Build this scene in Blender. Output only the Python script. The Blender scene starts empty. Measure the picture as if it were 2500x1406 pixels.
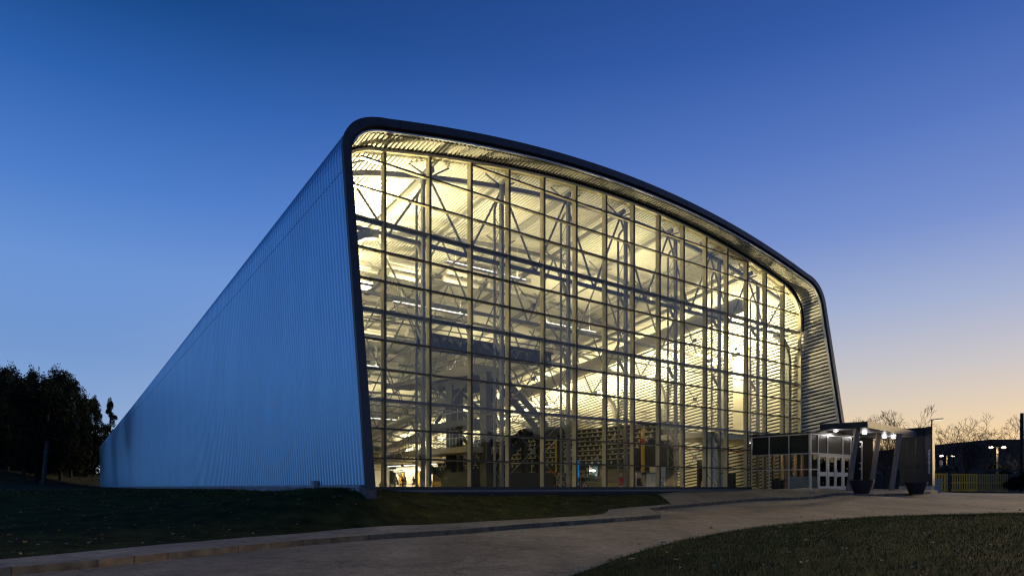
import bpy, bmesh, math, random
import numpy as np
from mathutils import Vector, Matrix
from mathutils.geometry import delaunay_2d_cdt
R = math.radians
C = bpy.context.scene
COL = C.collection
rng = random.Random(7)

# ------------------------------------------------------------------ camera, sky, sun, exposure
cd = bpy.data.cameras.new("camera"); cam = bpy.data.objects.new("camera", cd); COL.objects.link(cam)
cam.location = (0, 0, 0); cam.rotation_euler = (R(90), 0, 0)
cd.sensor_width = 36.0; cd.lens = 24.0; cd.shift_y = 487.0/2500.0
cd.clip_start = 0.1; cd.clip_end = 3000
C.camera = cam
C.view_settings.view_transform = 'Standard'; C.view_settings.look = 'None'
C.view_settings.exposure = 0.0; C.view_settings.gamma = 1.0
C.cycles.use_denoising = True
C.cycles.use_light_tree = True; C.cycles.filter_width = 1.25
C.cycles.max_bounces = 8; C.cycles.transparent_max_bounces = 16
C.cycles.sample_clamp_indirect = 6.0
C.cycles.caustics_reflective = False; C.cycles.caustics_refractive = False

def lin(r, g, b):
    f = lambda c: (c/255/12.92 if c/255 <= .04045 else ((c/255+.055)/1.055)**2.4)
    return (f(r), f(g), f(b), 1)

W = bpy.data.worlds.new("World"); C.world = W; W.use_nodes = True
SUN_AZ = 50.0     # degrees from +Y towards +X: the afterglow, right of the building
def build_world():
    nt = W.node_tree; N = nt.nodes; L = nt.links; N.clear()
    out = N.new('ShaderNodeOutputWorld')
    tc = N.new('ShaderNodeTexCoord'); sp = N.new('ShaderNodeSeparateXYZ'); L.new(tc.outputs['Generated'], sp.inputs[0])
    def ramp(stops):
        r = N.new('ShaderNodeValToRGB'); cr = r.color_ramp; cr.interpolation = 'B_SPLINE' if False else 'EASE' if False else 'LINEAR'
        while len(cr.elements) > 1: cr.elements.remove(cr.elements[0])
        cr.elements[0].position = stops[0][0]; cr.elements[0].color = lin(*stops[0][1])
        for p, c in stops[1:]:
            e = cr.elements.new(p); e.color = lin(*c)
        L.new(sp.outputs['Z'], r.inputs[0]); return r
    cool = ramp([(0, (200, 212, 222)), (.045, (166, 190, 218)), (.09, (136, 168, 214)), (.17, (114, 152, 209)), (.27, (104, 147, 213)), (.36, (74, 124, 202)), (.46, (40, 95, 174)),
                 (.54, (10, 68, 135)), (.64, (1, 48, 102)), (1, (1, 22, 60))])
    warm = ramp([(0, (255, 206, 112)), (.035, (248, 212, 148)), (.085, (226, 206, 176)), (.15, (196, 194, 199)), (.23, (158, 174, 210)),
                 (.32, (114, 142, 206)), (.42, (80, 116, 192)), (.52, (46, 88, 168)), (.62, (24, 66, 140)), (1, (6, 34, 86))])
    hz = N.new('ShaderNodeVectorMath'); hz.operation = 'MULTIPLY'; hz.inputs[1].default_value = (1, 1, 0); L.new(tc.outputs['Generated'], hz.inputs[0])
    nm = N.new('ShaderNodeVectorMath'); nm.operation = 'NORMALIZE'; L.new(hz.outputs[0], nm.inputs[0])
    dt = N.new('ShaderNodeVectorMath'); dt.operation = 'DOT_PRODUCT'; L.new(nm.outputs[0], dt.inputs[0])
    dt.inputs[1].default_value = (math.sin(R(SUN_AZ)), math.cos(R(SUN_AZ)), 0)
    mr = N.new('ShaderNodeMapRange'); mr.interpolation_type = 'SMOOTHSTEP'; L.new(dt.outputs['Value'], mr.inputs[0])
    mr.inputs[1].default_value = .1; mr.inputs[2].default_value = 1.0
    mx = N.new('ShaderNodeMix'); mx.data_type = 'RGBA'; L.new(mr.outputs[0], mx.inputs['Factor'])
    L.new(cool.outputs[0], mx.inputs[6]); L.new(warm.outputs[0], mx.inputs[7])
    b1 = N.new('ShaderNodeBackground'); L.new(mx.outputs[2], b1.inputs[0]); b1.inputs[1].default_value = .97
    sky = N.new('ShaderNodeTexSky'); sky.sky_type = 'NISHITA'; sky.sun_disc = False
    sky.sun_elevation = R(.4); sky.sun_rotation = R(SUN_AZ)
    b2 = N.new('ShaderNodeBackground'); L.new(sky.outputs[0], b2.inputs[0]); b2.inputs[1].default_value = .02
    ad = N.new('ShaderNodeAddShader'); L.new(b1.outputs[0], ad.inputs[0]); L.new(b2.outputs[0], ad.inputs[1])
    L.new(ad.outputs[0], out.inputs[0])
build_world()

sd = bpy.data.lights.new("sun", 'SUN'); sd.energy = 2.6; sd.angle = R(14); sd.color = (1, .74, .38)
sun = bpy.data.objects.new("sun", sd); COL.objects.link(sun)
sun.rotation_euler = (R(90-7), 0, R(180) - R(SUN_AZ)); sun.location = (60, 60, 40)

# ------------------------------------------------------------------ building frame: u along the glass front, v into the hall, z up
OX, OY = -5.783, 27.938
D1 = Vector((.78838, .61519, 0)); D2 = Vector((-.61519, .78838, 0)); UP = Vector((0, 0, 1))
def B(u, v, z=0.0): return Vector((OX, OY, 0)) + D1*u + D2*v + UP*z
AL = math.atan(.159); CA, SA = math.cos(AL), math.sin(AL)      # lean of the front cut
BE = math.atan(.147); CB, SB = math.cos(BE), math.sin(BE)      # fall of the axis
V0 = -3.44
def T(u, w, s):           # tube frame: the hall is an extrusion whose axis falls 9 degrees to the back
    return B(u, V0 + w*SA + s*CB, w*CA - s*SB)
HALL_L = 66.5
BROT = math.atan2(D1.y, D1.x)

# ------------------------------------------------------------------ mesh helpers
class MB:
    def __init__(s): s.v = []; s.f = []; s.m = []
    def add(s, vs, fs, mi=0):
        o = len(s.v); s.v += [tuple(p) for p in vs]; s.f += [tuple(i+o for i in f) for f in fs]; s.m += [mi]*len(fs); return s
    def quad(s, a, b, c, d, mi=0): return s.add([a, b, c, d], [(0, 1, 2, 3)], mi)
    def hexa(s, p, mi=0):     # p: 4 bottom, 4 top
        return s.add(p, [(3, 2, 1, 0), (4, 5, 6, 7), (0, 1, 5, 4), (1, 2, 6, 5), (2, 3, 7, 6), (3, 0, 4, 7)], mi)
    def box(s, lo, hi, mi=0):
        (a, b, c), (d, e, f) = lo, hi
        return s.hexa([(a, b, c), (d, b, c), (d, e, c), (a, e, c), (a, b, f), (d, b, f), (d, e, f), (a, e, f)], mi)
    def ubox(s, u0, u1, v0, v1, z0, z1, mi=0):
        return s.hexa([B(u0, v0, z0), B(u1, v0, z0), B(u1, v1, z0), B(u0, v1, z0), B(u0, v0, z1), B(u1, v0, z1), B(u1, v1, z1), B(u0, v1, z1)], mi)
    def bar(s, p, q, w, h=None, up=UP, mi=0):
        p, q = Vector(p), Vector(q); h = w if h is None else h
        d = (q-p).normalized(); a = d.cross(up)
        if a.length < 1e-4: a = d.cross(Vector((1, 0, 0)))
        a.normalize(); b = a.cross(d).normalized(); a = a*w/2; b = b*h/2
        return s.hexa([p-a-b, p+a-b, q+a-b, q-a-b, p-a+b, p+a+b, q+a+b, q-a+b], mi)
    def tube(s, p, q, r, r2=None, n=8, caps=True, mi=0):
        p, q = Vector(p), Vector(q); r2 = r if r2 is None else r2
        d = (q-p).normalized(); a = d.orthogonal().normalized(); b = d.cross(a)
        vs = [p+(a*math.cos(t)+b*math.sin(t))*r for t in [2*math.pi*i/n for i in range(n)]]
        vs += [q+(a*math.cos(t)+b*math.sin(t))*r2 for t in [2*math.pi*i/n for i in range(n)]]
        fs = [(i, (i+1) % n, n+(i+1) % n, n+i) for i in range(n)]
        if caps: fs += [tuple(range(n-1, -1, -1)), tuple(range(n, 2*n))]
        return s.add(vs, fs, mi)
    def path(s, pts, r, n=8, mi=0):
        pts = [Vector(p) for p in pts]; rr = r if isinstance(r, (list, tuple)) else [r]*len(pts)
        ref = None; vs = []
        for i, p in enumerate(pts):
            d = (pts[min(i+1, len(pts)-1)]-pts[max(i-1, 0)]).normalized()
            a = (ref - d*ref.dot(d)).normalized() if ref is not None and (ref - d*ref.dot(d)).length > 1e-4 else d.orthogonal().normalized()
            ref = a; b = d.cross(a)
            vs += [p+(a*math.cos(2*math.pi*k/n)+b*math.sin(2*math.pi*k/n))*rr[i] for k in range(n)]
        fs = []
        for i in range(len(pts)-1):
            for k in range(n): fs.append((i*n+k, i*n+(k+1) % n, (i+1)*n+(k+1) % n, (i+1)*n+k))
        fs += [tuple(range(n-1, -1, -1)), tuple(range((len(pts)-1)*n, len(pts)*n))]
        return s.add(vs, fs, mi)
    def lathe(s, c, prof, n=24, mi=0):
        c = Vector(c); vs = []; fs = []
        for r, z in prof: vs += [c+Vector((r*math.cos(2*math.pi*k/n), r*math.sin(2*math.pi*k/n), z)) for k in range(n)]
        for i in range(len(prof)-1):
            for k in range(n): fs.append((i*n+k, i*n+(k+1) % n, (i+1)*n+(k+1) % n, (i+1)*n+k))
        return s.add(vs, fs, mi)
    def loft(s, rows, mi=0, closed=False):
        n = len(rows[0]); vs = [p for r in rows for p in r]; fs = []
        for i in range(len(rows)-1):
            for k in range(n if closed else n-1):
                k2 = (k+1) % n; fs.append((i*n+k, i*n+k2, (i+1)*n+k2, (i+1)*n+k))
        return s.add(vs, fs, mi)
    def mesh(s, name, mats, off=(0, 0, 0), smooth=False):
        me = bpy.data.meshes.new(name); ox, oy, oz = off
        me.from_pydata([(x-ox, y-oy, z-oz) for x, y, z in s.v], [], s.f)
        for m in (mats if isinstance(mats, (list, tuple)) else [mats]): me.materials.append(m)
        if any(s.m): me.polygons.foreach_set('material_index', s.m)
        if smooth: me.polygons.foreach_set('use_smooth', [True]*len(s.f))
        me.update(); return me

def tag(o, label=None, cat=None, group=None, kind=None):
    if label: o['label'] = label
    if cat: o['category'] = cat
    if group: o['group'] = group
    if kind: o['kind'] = kind
    return o
def empty(name, loc, label, cat, group=None):
    o = bpy.data.objects.new(name, None); o.location = loc; o.empty_display_size = .3; COL.objects.link(o)
    return tag(o, label, cat, group)
def obj(name, mb, mats, parent=None, smooth=False, root=None):
    """one mesh object; vertices are world coordinates, stored relative to the root Empty"""
    root = root or parent
    while root is not None and root.parent is not None: root = root.parent
    off = tuple(root.location) if root is not None else (0, 0, 0)
    if root is not None and root.type == 'MESH': off = (0, 0, 0)
    o = bpy.data.objects.new(name, mb.mesh(name, mats, off, smooth)); COL.objects.link(o)
    if parent is not None: o.parent = parent
    return o
def lone(name, mb, mats, loc, label, cat, group=None, smooth=False):
    o = bpy.data.objects.new(name, mb.mesh(name, mats, tuple(loc), smooth)); o.location = loc; COL.objects.link(o)
    return tag(o, label, cat, group)
def structure(name, mb, mats, smooth=False):
    o = bpy.data.objects.new(name, mb.mesh(name, mats, (0, 0, 0), smooth)); COL.objects.link(o); o['kind'] = 'structure'; return o
def copy_tree(o, parent=None):
    c = o.copy(); COL.objects.link(c)
    if parent is not None: c.parent = parent
    for ch in list(o.children): copy_tree(ch, c)
    return c

# ------------------------------------------------------------------ materials
def mat(name, col, rough=.6, metal=0., var=0., vscale=3., bump=0., bscale=20., col2=None, spec=.5, emit=None, estr=0., detail=6, stretch=None):
    m = bpy.data.materials.new(name); m.use_nodes = True; nt = m.node_tree; N = nt.nodes; L = nt.links
    b = N['Principled BSDF']; b.inputs['Base Color'].default_value = (*col, 1); b.inputs['Roughness'].default_value = rough
    b.inputs['Metallic'].default_value = metal; b.inputs['Specular IOR Level'].default_value = spec
    if emit: b.inputs['Emission Color'].default_value = (*emit, 1); b.inputs['Emission Strength'].default_value = estr
    tc = None
    if var or bump:
        tc = N.new('ShaderNodeTexCoord'); src = tc.outputs['Object']
        if stretch:
            mp = N.new('ShaderNodeMapping'); mp.inputs['Scale'].default_value = stretch; L.new(src, mp.inputs[0]); src = mp.outputs[0]
    if var:
        n = N.new('ShaderNodeTexNoise'); n.inputs['Scale'].default_value = vscale; n.inputs['Detail'].default_value = detail; L.new(src, n.inputs['Vector'])
        r = N.new('ShaderNodeMapRange'); r.inputs[1].default_value = .32; r.inputs[2].default_value = .68; L.new(n.outputs['Fac'], r.inputs[0])
        x = N.new('ShaderNodeMix'); x.data_type = 'RGBA'; L.new(r.outputs[0], x.inputs['Factor'])
        a = tuple(c*(1-var) for c in col); d = col2 or tuple(min(1, c*(1+var)) for c in col)
        x.inputs[6].default_value = (*a, 1); x.inputs[7].default_value = (*d, 1); L.new(x.outputs[2], b.inputs['Base Color'])
    if bump:
        n = N.new('ShaderNodeTexNoise'); n.inputs['Scale'].default_value = bscale; n.inputs['Detail'].default_value = 4; L.new(src, n.inputs['Vector'])
        bp = N.new('ShaderNodeBump'); bp.inputs['Strength'].default_value = bump; bp.inputs['Distance'].default_value = .02
        L.new(n.outputs['Fac'], bp.inputs['Height']); L.new(bp.outputs[0], b.inputs['Normal'])
    return m
def glow(name, col, s):
    m = bpy.data.materials.new(name); m.use_nodes = True; nt = m.node_tree; nt.nodes.clear()
    o = nt.nodes.new('ShaderNodeOutputMaterial'); e = nt.nodes.new('ShaderNodeEmission')
    e.inputs[0].default_value = (*col, 1); e.inputs[1].default_value = s; nt.links.new(e.outputs[0], o.inputs[0]); m.cycles.emission_sampling = 'NONE'; return m
def glassmat(name, tint, f0, wav=0.):
    m = bpy.data.materials.new(name); m.use_nodes = True; nt = m.node_tree; N = nt.nodes; L = nt.links; N.clear()
    o = N.new('ShaderNodeOutputMaterial'); t = N.new('ShaderNodeBsdfTransparent'); t.inputs[0].default_value = (*tint, 1)
    g = N.new('ShaderNodeBsdfGlossy'); g.inputs['Roughness'].default_value = .01; g.inputs[0].default_value = (.95, .97, 1, 1)
    lw = N.new('ShaderNodeLayerWeight'); lw.inputs[0].default_value = .5
    pw = N.new('ShaderNodeMath'); pw.operation = 'POWER'; pw.inputs[1].default_value = 5; L.new(lw.outputs['Facing'], pw.inputs[0])
    ma = N.new('ShaderNodeMath'); ma.operation = 'MULTIPLY_ADD'; L.new(pw.outputs[0], ma.inputs[0]); ma.inputs[1].default_value = 1-f0; ma.inputs[2].default_value = f0
    mx = N.new('ShaderNodeMixShader'); L.new(ma.outputs[0], mx.inputs[0]); L.new(t.outputs[0], mx.inputs[1]); L.new(g.outputs[0], mx.inputs[2])
    if wav:
        tc = N.new('ShaderNodeTexCoord'); n = N.new('ShaderNodeTexNoise'); n.inputs['Scale'].default_value = 1.1; n.inputs['Detail'].default_value = 1; L.new(tc.outputs['Object'], n.inputs['Vector'])
        bp = N.new('ShaderNodeBump'); bp.inputs['Strength'].default_value = wav; bp.inputs['Distance'].default_value = .02; L.new(n.outputs['Fac'], bp.inputs['Height']); L.new(bp.outputs[0], g.inputs['Normal'])
    L.new(mx.outputs[0], o.inputs[0]); return m
def mottled_sheet(name, col, hole):
    m = bpy.data.materials.new(name); m.use_nodes = True; nt = m.node_tree; N = nt.nodes; L = nt.links
    b = N['Principled BSDF']; b.inputs['Base Color'].default_value = (*col, 1); b.inputs['Roughness'].default_value = .9
    t = N.new('ShaderNodeBsdfTransparent'); mx = N.new('ShaderNodeMixShader')
    tc = N.new('ShaderNodeTexCoord'); n = N.new('ShaderNodeTexNoise'); n.inputs['Scale'].default_value = 3.5; n.inputs['Detail'].default_value = 6; L.new(tc.outputs['Object'], n.inputs['Vector'])
    r = N.new('ShaderNodeMapRange'); r.inputs[1].default_value = .42; r.inputs[2].default_value = .75; r.inputs[4].default_value = hole; L.new(n.outputs['Fac'], r.inputs[0])
    L.new(r.outputs[0], mx.inputs[0]); L.new(b.outputs[0], mx.inputs[1]); L.new(t.outputs[0], mx.inputs[2])
    L.new(mx.outputs[0], N['Material Output'].inputs[0]); return m

def paving(name, base, speck, bumpk):
    m = mat(name, base, .9); nt = m.node_tree; N = nt.nodes; L = nt.links; b = N['Principled BSDF']; tc = N.new('ShaderNodeTexCoord')
    def noise(sc, det, lo, hi, st=(1, 1, 1), rot=0.):
        mp = N.new('ShaderNodeMapping'); mp.inputs['Scale'].default_value = st; mp.inputs['Rotation'].default_value = (0, 0, rot); L.new(tc.outputs['Object'], mp.inputs[0])
        n = N.new('ShaderNodeTexNoise'); n.inputs['Scale'].default_value = sc; n.inputs['Detail'].default_value = det; n.inputs['Roughness'].default_value = .7; L.new(mp.outputs[0], n.inputs['Vector'])
        r = N.new('ShaderNodeMapRange'); r.inputs[1].default_value = .3; r.inputs[2].default_value = .7; r.inputs[3].default_value = lo; r.inputs[4].default_value = hi; L.new(n.outputs['Fac'], r.inputs[0]); return r.outputs[0]
    fac = noise(24, 3, 1-speck, 1+speck)
    for o in (noise(.35, 5, .62, 1.32), noise(.6, 4, .74, 1.24, (1, .16, 1), R(-40)), noise(5, 5, .74, 1.24)):
        q = N.new('ShaderNodeMath'); q.operation = 'MULTIPLY'; L.new(fac, q.inputs[0]); L.new(o, q.inputs[1]); fac = q.outputs[0]
    v = N.new('ShaderNodeTexVoronoi'); v.feature = 'DISTANCE_TO_EDGE'; v.inputs['Scale'].default_value = .22; L.new(tc.outputs['Object'], v.inputs['Vector'])   # thin cracks
    w = N.new('ShaderNodeTexNoise'); w.inputs['Scale'].default_value = 1.3; w.inputs['Detail'].default_value = 6; L.new(tc.outputs['Object'], w.inputs['Vector'])
    vm = N.new('ShaderNodeVectorMath'); vm.operation = 'ADD'; L.new(tc.outputs['Object'], vm.inputs[0]); L.new(w.outputs['Color'], vm.inputs[1]); L.new(vm.outputs[0], v.inputs['Vector'])
    cr = N.new('ShaderNodeMapRange'); cr.inputs[1].default_value = .0; cr.inputs[2].default_value = .006; cr.inputs[3].default_value = .45; cr.inputs[4].default_value = 1.; L.new(v.outputs['Distance'], cr.inputs[0])
    q = N.new('ShaderNodeMath'); q.operation = 'MULTIPLY'; L.new(fac, q.inputs[0]); L.new(cr.outputs[0], q.inputs[1])
    x = N.new('ShaderNodeVectorMath'); x.operation = 'SCALE'; x.inputs[0].default_value = base; L.new(q.outputs[0], x.inputs['Scale']); L.new(x.outputs[0], b.inputs['Base Color'])
    n = N.new('ShaderNodeTexNoise'); n.inputs['Scale'].default_value = 45; n.inputs['Detail'].default_value = 3; L.new(tc.outputs['Object'], n.inputs['Vector'])
    bp = N.new('ShaderNodeBump'); bp.inputs['Strength'].default_value = bumpk; bp.inputs['Distance'].default_value = .02; L.new(n.outputs['Fac'], bp.inputs['Height']); L.new(bp.outputs[0], b.inputs['Normal']); return m
M = dict(
    cladding=mat('blue_grey_cladding', (.29, .54, .74), .45, 1., .05, .9, stretch=(1, 1, .25)),
    roofing=mat('roof_sheet', (.25, .28, .32), .5, .6),
    fascia=mat('fascia_panel', (.020, .024, .032), .45, .2, .2, 2.),
    trim=mat('pale_metal_trim', (.55, .56, .56), .4, .5),
    deck=mat('white_steel_deck', (.74, .72, .63), .5, 0., .08, .5),
    flute=mat('flute_groove_shade', (.045, .042, .035), .95, spec=.1),  # shading inside the deck grooves, given as a dark colour
    steel=mat('grey_painted_steel', (.20, .20, .19), .5, .1, .15, 2.),
    steel_l=mat('light_painted_steel', (.34, .34, .32), .5),
    mull=mat('bronze_aluminium', (.62, .55, .36), .45, .15, .08, 2.),
    cap=mat('dark_bronze_cap', (.05, .045, .04), .4, .4),
    glass=glassmat('curtain_glass', (.95, .96, .94), .062, .04),
    glass_d=glassmat('tinted_glass', (.09, .09, .085), .06),
    spandrel=mat('spandrel_glass', (.018, .022, .020), .30, 0, .3, 6., .25, 60, spec=.22),
    closure=mat('dark_closure', (.010, .009, .008), .9, spec=.05),
    sill=mat('sill_metal', (.22, .23, .26), .5, .3),
    concrete=mat('concrete', (.30, .29, .27), .85, 0, .18, 3., .25, 30),
    conc_d=mat('dark_concrete', (.03, .03, .028), .85, 0, .2, 2.5),
    conc_p=mat('pier_concrete', (.11, .105, .10), .9, 0, .25, 4., .3, 30),
    found=mat('painted_foundation', (.28, .34, .42), .7, 0, .25, 1.2),
    tower=mat('tower_concrete', (.20, .19, .165), .85, 0, .12, 1.5),
    tower_d=mat('tower_dark', (.022, .026, .030), .7, 0, .12, 1.5),  # darker tone for the tower's supports, stairs and middle platform
    floor=mat('deck_tile', (.50, .44, .30), .6, 0, .1, 2.),
    wall_w=mat('white_painted_wall', (.75, .72, .62), .6),
    wall_b=mat('beige_block_wall', (.22, .19, .13), .8, 0, .18, 5.),
    riser=mat('bleacher_riser', (.028, .036, .045), .7, 0, .15, 2.),
    tread=mat('timber_seat_edge', (.62, .54, .40), .5),
    white=mat('white_plastic', (.8, .8, .76), .5),
    vent=mat('vent_ring', (.55, .55, .5), .5),
    baffle=mat('acoustic_fabric', (.72, .70, .62), .8),
    duct=mat('painted_duct', (.62, .58, .46), .45, .1),
    door=mat('orange_door', (.65, .32, .05), .5),
    black=mat('black_plastic', (.012, .012, .013), .5),
    water=mat('pool_water', (.03, .14, .18), .05),
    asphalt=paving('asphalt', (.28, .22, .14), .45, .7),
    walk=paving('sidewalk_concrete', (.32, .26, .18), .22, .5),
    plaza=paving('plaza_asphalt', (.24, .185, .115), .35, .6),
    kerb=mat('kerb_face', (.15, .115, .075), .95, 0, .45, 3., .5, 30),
    joint=mat('joint_dark', (.03, .027, .022), .95),
    soil=mat('soil', (.022, .026, .014), 1., 0, .3, 2.),
    grass=mat('lawn', (.028, .038, .008), 1., 0, .7, 1.3, .8, 40, col2=(.060, .060, .016), detail=9, spec=.1),
    blade=mat('grass_blade', (.034, .064, .009), .9, 0, .6, 1.4, col2=(.066, .10, .018), spec=.15),
    leaf_litter=mat('dry_leaves', (.30, .21, .09), .8, 0, .4, 9.),
    bark=mat('bark', (.016, .012, .009), .9, 0, .3, 6.),
    bark_w=mat('pale_bark', (.05, .05, .055), .9, 0, .4, 4.),
    leaf=mat('dark_foliage', (.012, .018, .011), .9, 0, .5, .6, spec=.1),
    hedge=mat('hedge_leaf', (.010, .013, .008), .9, 0, .5, 1.5, spec=.1),
    alu=mat('clear_aluminium', (.62, .62, .60), .35, .6),
    timber=mat('grey_post', (.21, .16, .12), .8, 0, .25, 3., stretch=(6, 6, .6)),
    canopy=mat('dark_canopy_metal', (.028, .030, .034), .5, .2),
    canopy_s=mat('canopy_soffit', (.30, .29, .28), .45, .2, .1, 1.),
    canopy_e=mat('canopy_edge', (.06, .07, .085), .6, 0, .3, 2.),
    aggregate=mat('exposed_aggregate', (.05, .049, .045), .95, 0, .5, 22., .6, 40, spec=.1),
    planter=mat('black_planter', (.012, .012, .013), .7, 0, .2, 3.),
    yellow=mat('yellow_fence_paint', (.55, .31, .015), .6, 0, .15, 2.),
    wood_y=mat('weathered_yellow_wood', (.30, .19, .05), .8, 0, .25, 3.),
    brick_far=mat('far_building_wall', (.060, .046, .038), .9, 0, .15, .4),
    brick_far2=mat('far_building_parapet', (.035, .03, .028), .9),
    galv=mat('galvanised_pole', (.22, .20, .15), .5, .3),
    bin=mat('concrete_bin', (.30, .30, .29), .85, 0, .2, 8.),
    skin=mat('skin', (.50, .30, .20), .6), hair=mat('dark_hair', (.02, .014, .01), .6), hair_b=mat('fair_hair', (.45, .30, .12), .6),
    cl_black=mat('black_cloth', (.014, .014, .018), .9), cl_grey=mat('grey_cloth', (.06, .065, .075), .9), cl_red=mat('red_cloth', (.45, .02, .02), .8), cl_blue=mat('denim', (.03, .04, .08), .9), cl_brown=mat('tan_cloth', (.22, .14, .08), .9),
    dark_sheet=mottled_sheet('dark_mottled_sheet', (.012, .015, .02), .55),
    blue_sign=mat('blue_sign', (.02, .25, .60), .5, emit=(.02, .3, .75), estr=.35), paper=mat('paper', (.55, .52, .42), .8),
    board=mat('notice_board', (.03, .06, .05), .7), red=mat('red_sign', (.40, .015, .012), .6), map=mat('map_panel', (.40, .46, .44), .6, 0, .45, 6.),
    yel=mat('yellow_pad', (.6, .42, .08), .7),
    lamp_w=glow('lamp_warm', (1, .86, .55), 14.), lamp_c=glow('lamp_cool', (1, .93, .95), 16.), lamp_s=glow('lamp_street', (1, .82, .55), 9.), lamp_d=glow('lamp_street_dim', (1, .84, .6), 1.2),
    tube_w=glow('tube_white', (1, .95, .85), 5.), exit_g=glow('exit_green', (.12, .85, .45), 1.1), exit_w=glow('exit_white', (.8, 1, .9), 1.6),
    white_l=mat('white_lettering', (.8, .82, .85), .5),
)
WARM = (1, .85, .46)

# ------------------------------------------------------------------ profiles of the hall (u, z measured in the sloping front plane)
def bez(a, b, c, n): return [((1-t)**2*a[0]+2*t*(1-t)*b[0]+t*t*c[0], (1-t)**2*a[1]+2*t*(1-t)*b[1]+t*t*c[1]) for t in [i/n for i in range(n+1)]]
def line(a, b, n): return [(a[0]+(b[0]-a[0])*i/n, a[1]+(b[1]-a[1])*i/n) for i in range(n+1)]
def arch(zt, drop, u0, u1, n, c=16.1, h=15.9): return [(u, zt-drop*((u-c)/h)**2) for u in [u0+(u1-u0)*i/n for i in range(n+1)]]
def prof(ul, ur, zl, zr, cl, cr, a, zbl=-1., zbr=-1.):
    p = line((ul, zbl), (ul, zl), 12)[:-1] + bez((ul, zl), cl, a[0], 14)[:-1] + a[:-1] + bez(a[-1], cr, (ur, zr), 14)[:-1] + line((ur, zr), (ur-.12, zbr), 12)
    return p
AO = arch(16.45, 1.88, .2, 32.0, 60); AI = arch(15.93, 1.83, .2, 32.0, 60)
PO = prof(-1.84, 33.92, 12.6, 12.7, (-1.84, 14.25), (33.92, 14.35), AO, zbl=-.06)
PI_ = prof(-1.45, 33.42, 12.5, 12.5, (-1.45, 13.85), (33.42, 13.85), AI, zbl=-.06)
def deckz(u, v):
    zf = 15.93-1.83*((u-16.1)/15.9)**2; w = zf/CA; s = (v-V0-w*SA)/CB
    return w*CA - s*SB
GA = arch(15.60, 1.72, .5, 31.1, 60, c=15.8, h=15.4)
GP = line((-1.42, 0), (-1.42, 12.4), 12)[:-1] + bez((-1.42, 12.4), (-1.3, 13.65), GA[0], 14)[:-1] + GA[:-1] + bez(GA[-1], (33.0, 13.25), (33.17, 12.0), 14)[:-1] + line((33.17, 12.0), (33.17, 0), 12)
def gtop(u):
    if u < .5: return np.interp(u, [-1.42, -1.2, -.7, .5], [12.4, 13.1, 13.45, 13.84])
    if u > 31.1: return np.interp(u, [31.1, 32.2, 32.9, 33.17], [13.85, 13.3, 12.65, 12.0])
    return 15.60-1.72*((u-15.8)/15.4)**2
MU = [.62+2.17*i for i in range(15)]            # intermediate mullions
ROWZ = [1.219*i for i in range(13)]
HEAVY = (3, 6, 9)

hall = empty('sports_hall', B(-1.84, -3.44, 0), 'large pool hall with blue ribbed metal side, curved dark edge and lit glass front', 'building')

def corrugate(P, pitch_fn, amp, inward=1):
    """resample a polyline as a trapezoid corrugation, offset along its normal"""
    pts = np.array(P); seg = np.diff(pts, axis=0); ln = np.hypot(seg[:, 0], seg[:, 1]); cum = np.concatenate([[0], np.cumsum(ln)])
    def at(d):
        u = np.interp(d, cum, pts[:, 0]); z = np.interp(d, cum, pts[:, 1])
        e = .05; du = np.interp(d+e, cum, pts[:, 0])-np.interp(d-e, cum, pts[:, 0]); dz = np.interp(d+e, cum, pts[:, 1])-np.interp(d-e, cum, pts[:, 1])
        n = math.hypot(du, dz) or 1; return u, z, dz/n, -du/n
    out = []; d = 0.
    while d < cum[-1]-.3:
        p = pitch_fn(d, cum[-1])
        for f, h in ((0, 0), (.38, 0), (.42, 1), (.96, 1)):
            u, z, nx, nz = at(d+f*p); out.append((u+nx*amp*h*inward, z+nz*amp*h*inward))
        d += p
    return out
# white ribbed deck: soffit under the front edge, ceiling and inner walls in one sheet
PD = prof(-1.64, 33.56, 12.5, 12.5, (-1.64, 13.95), (33.56, 13.95), arch(16.0, 1.83, .2, 32.0, 60))
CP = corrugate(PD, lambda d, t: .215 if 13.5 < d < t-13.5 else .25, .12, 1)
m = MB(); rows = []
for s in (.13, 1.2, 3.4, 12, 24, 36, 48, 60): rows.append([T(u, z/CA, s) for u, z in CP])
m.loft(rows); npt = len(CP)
m.m = [1 if (k % (npt-1)) % 4 == 0 else 0 for k in range(len(m.f))]     # bottoms of the flutes: groove shade put into the colour
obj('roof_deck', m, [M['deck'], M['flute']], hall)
# outer roof sheet (right part of the arch and right wall)
m = MB(); k0 = 34
m.loft([[T(u, z/CA, s) for u, z in PO[k0:]] for s in (.05, HALL_L*.5, HALL_L)]); obj('roof', m, M['roofing'], hall, True)
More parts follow.
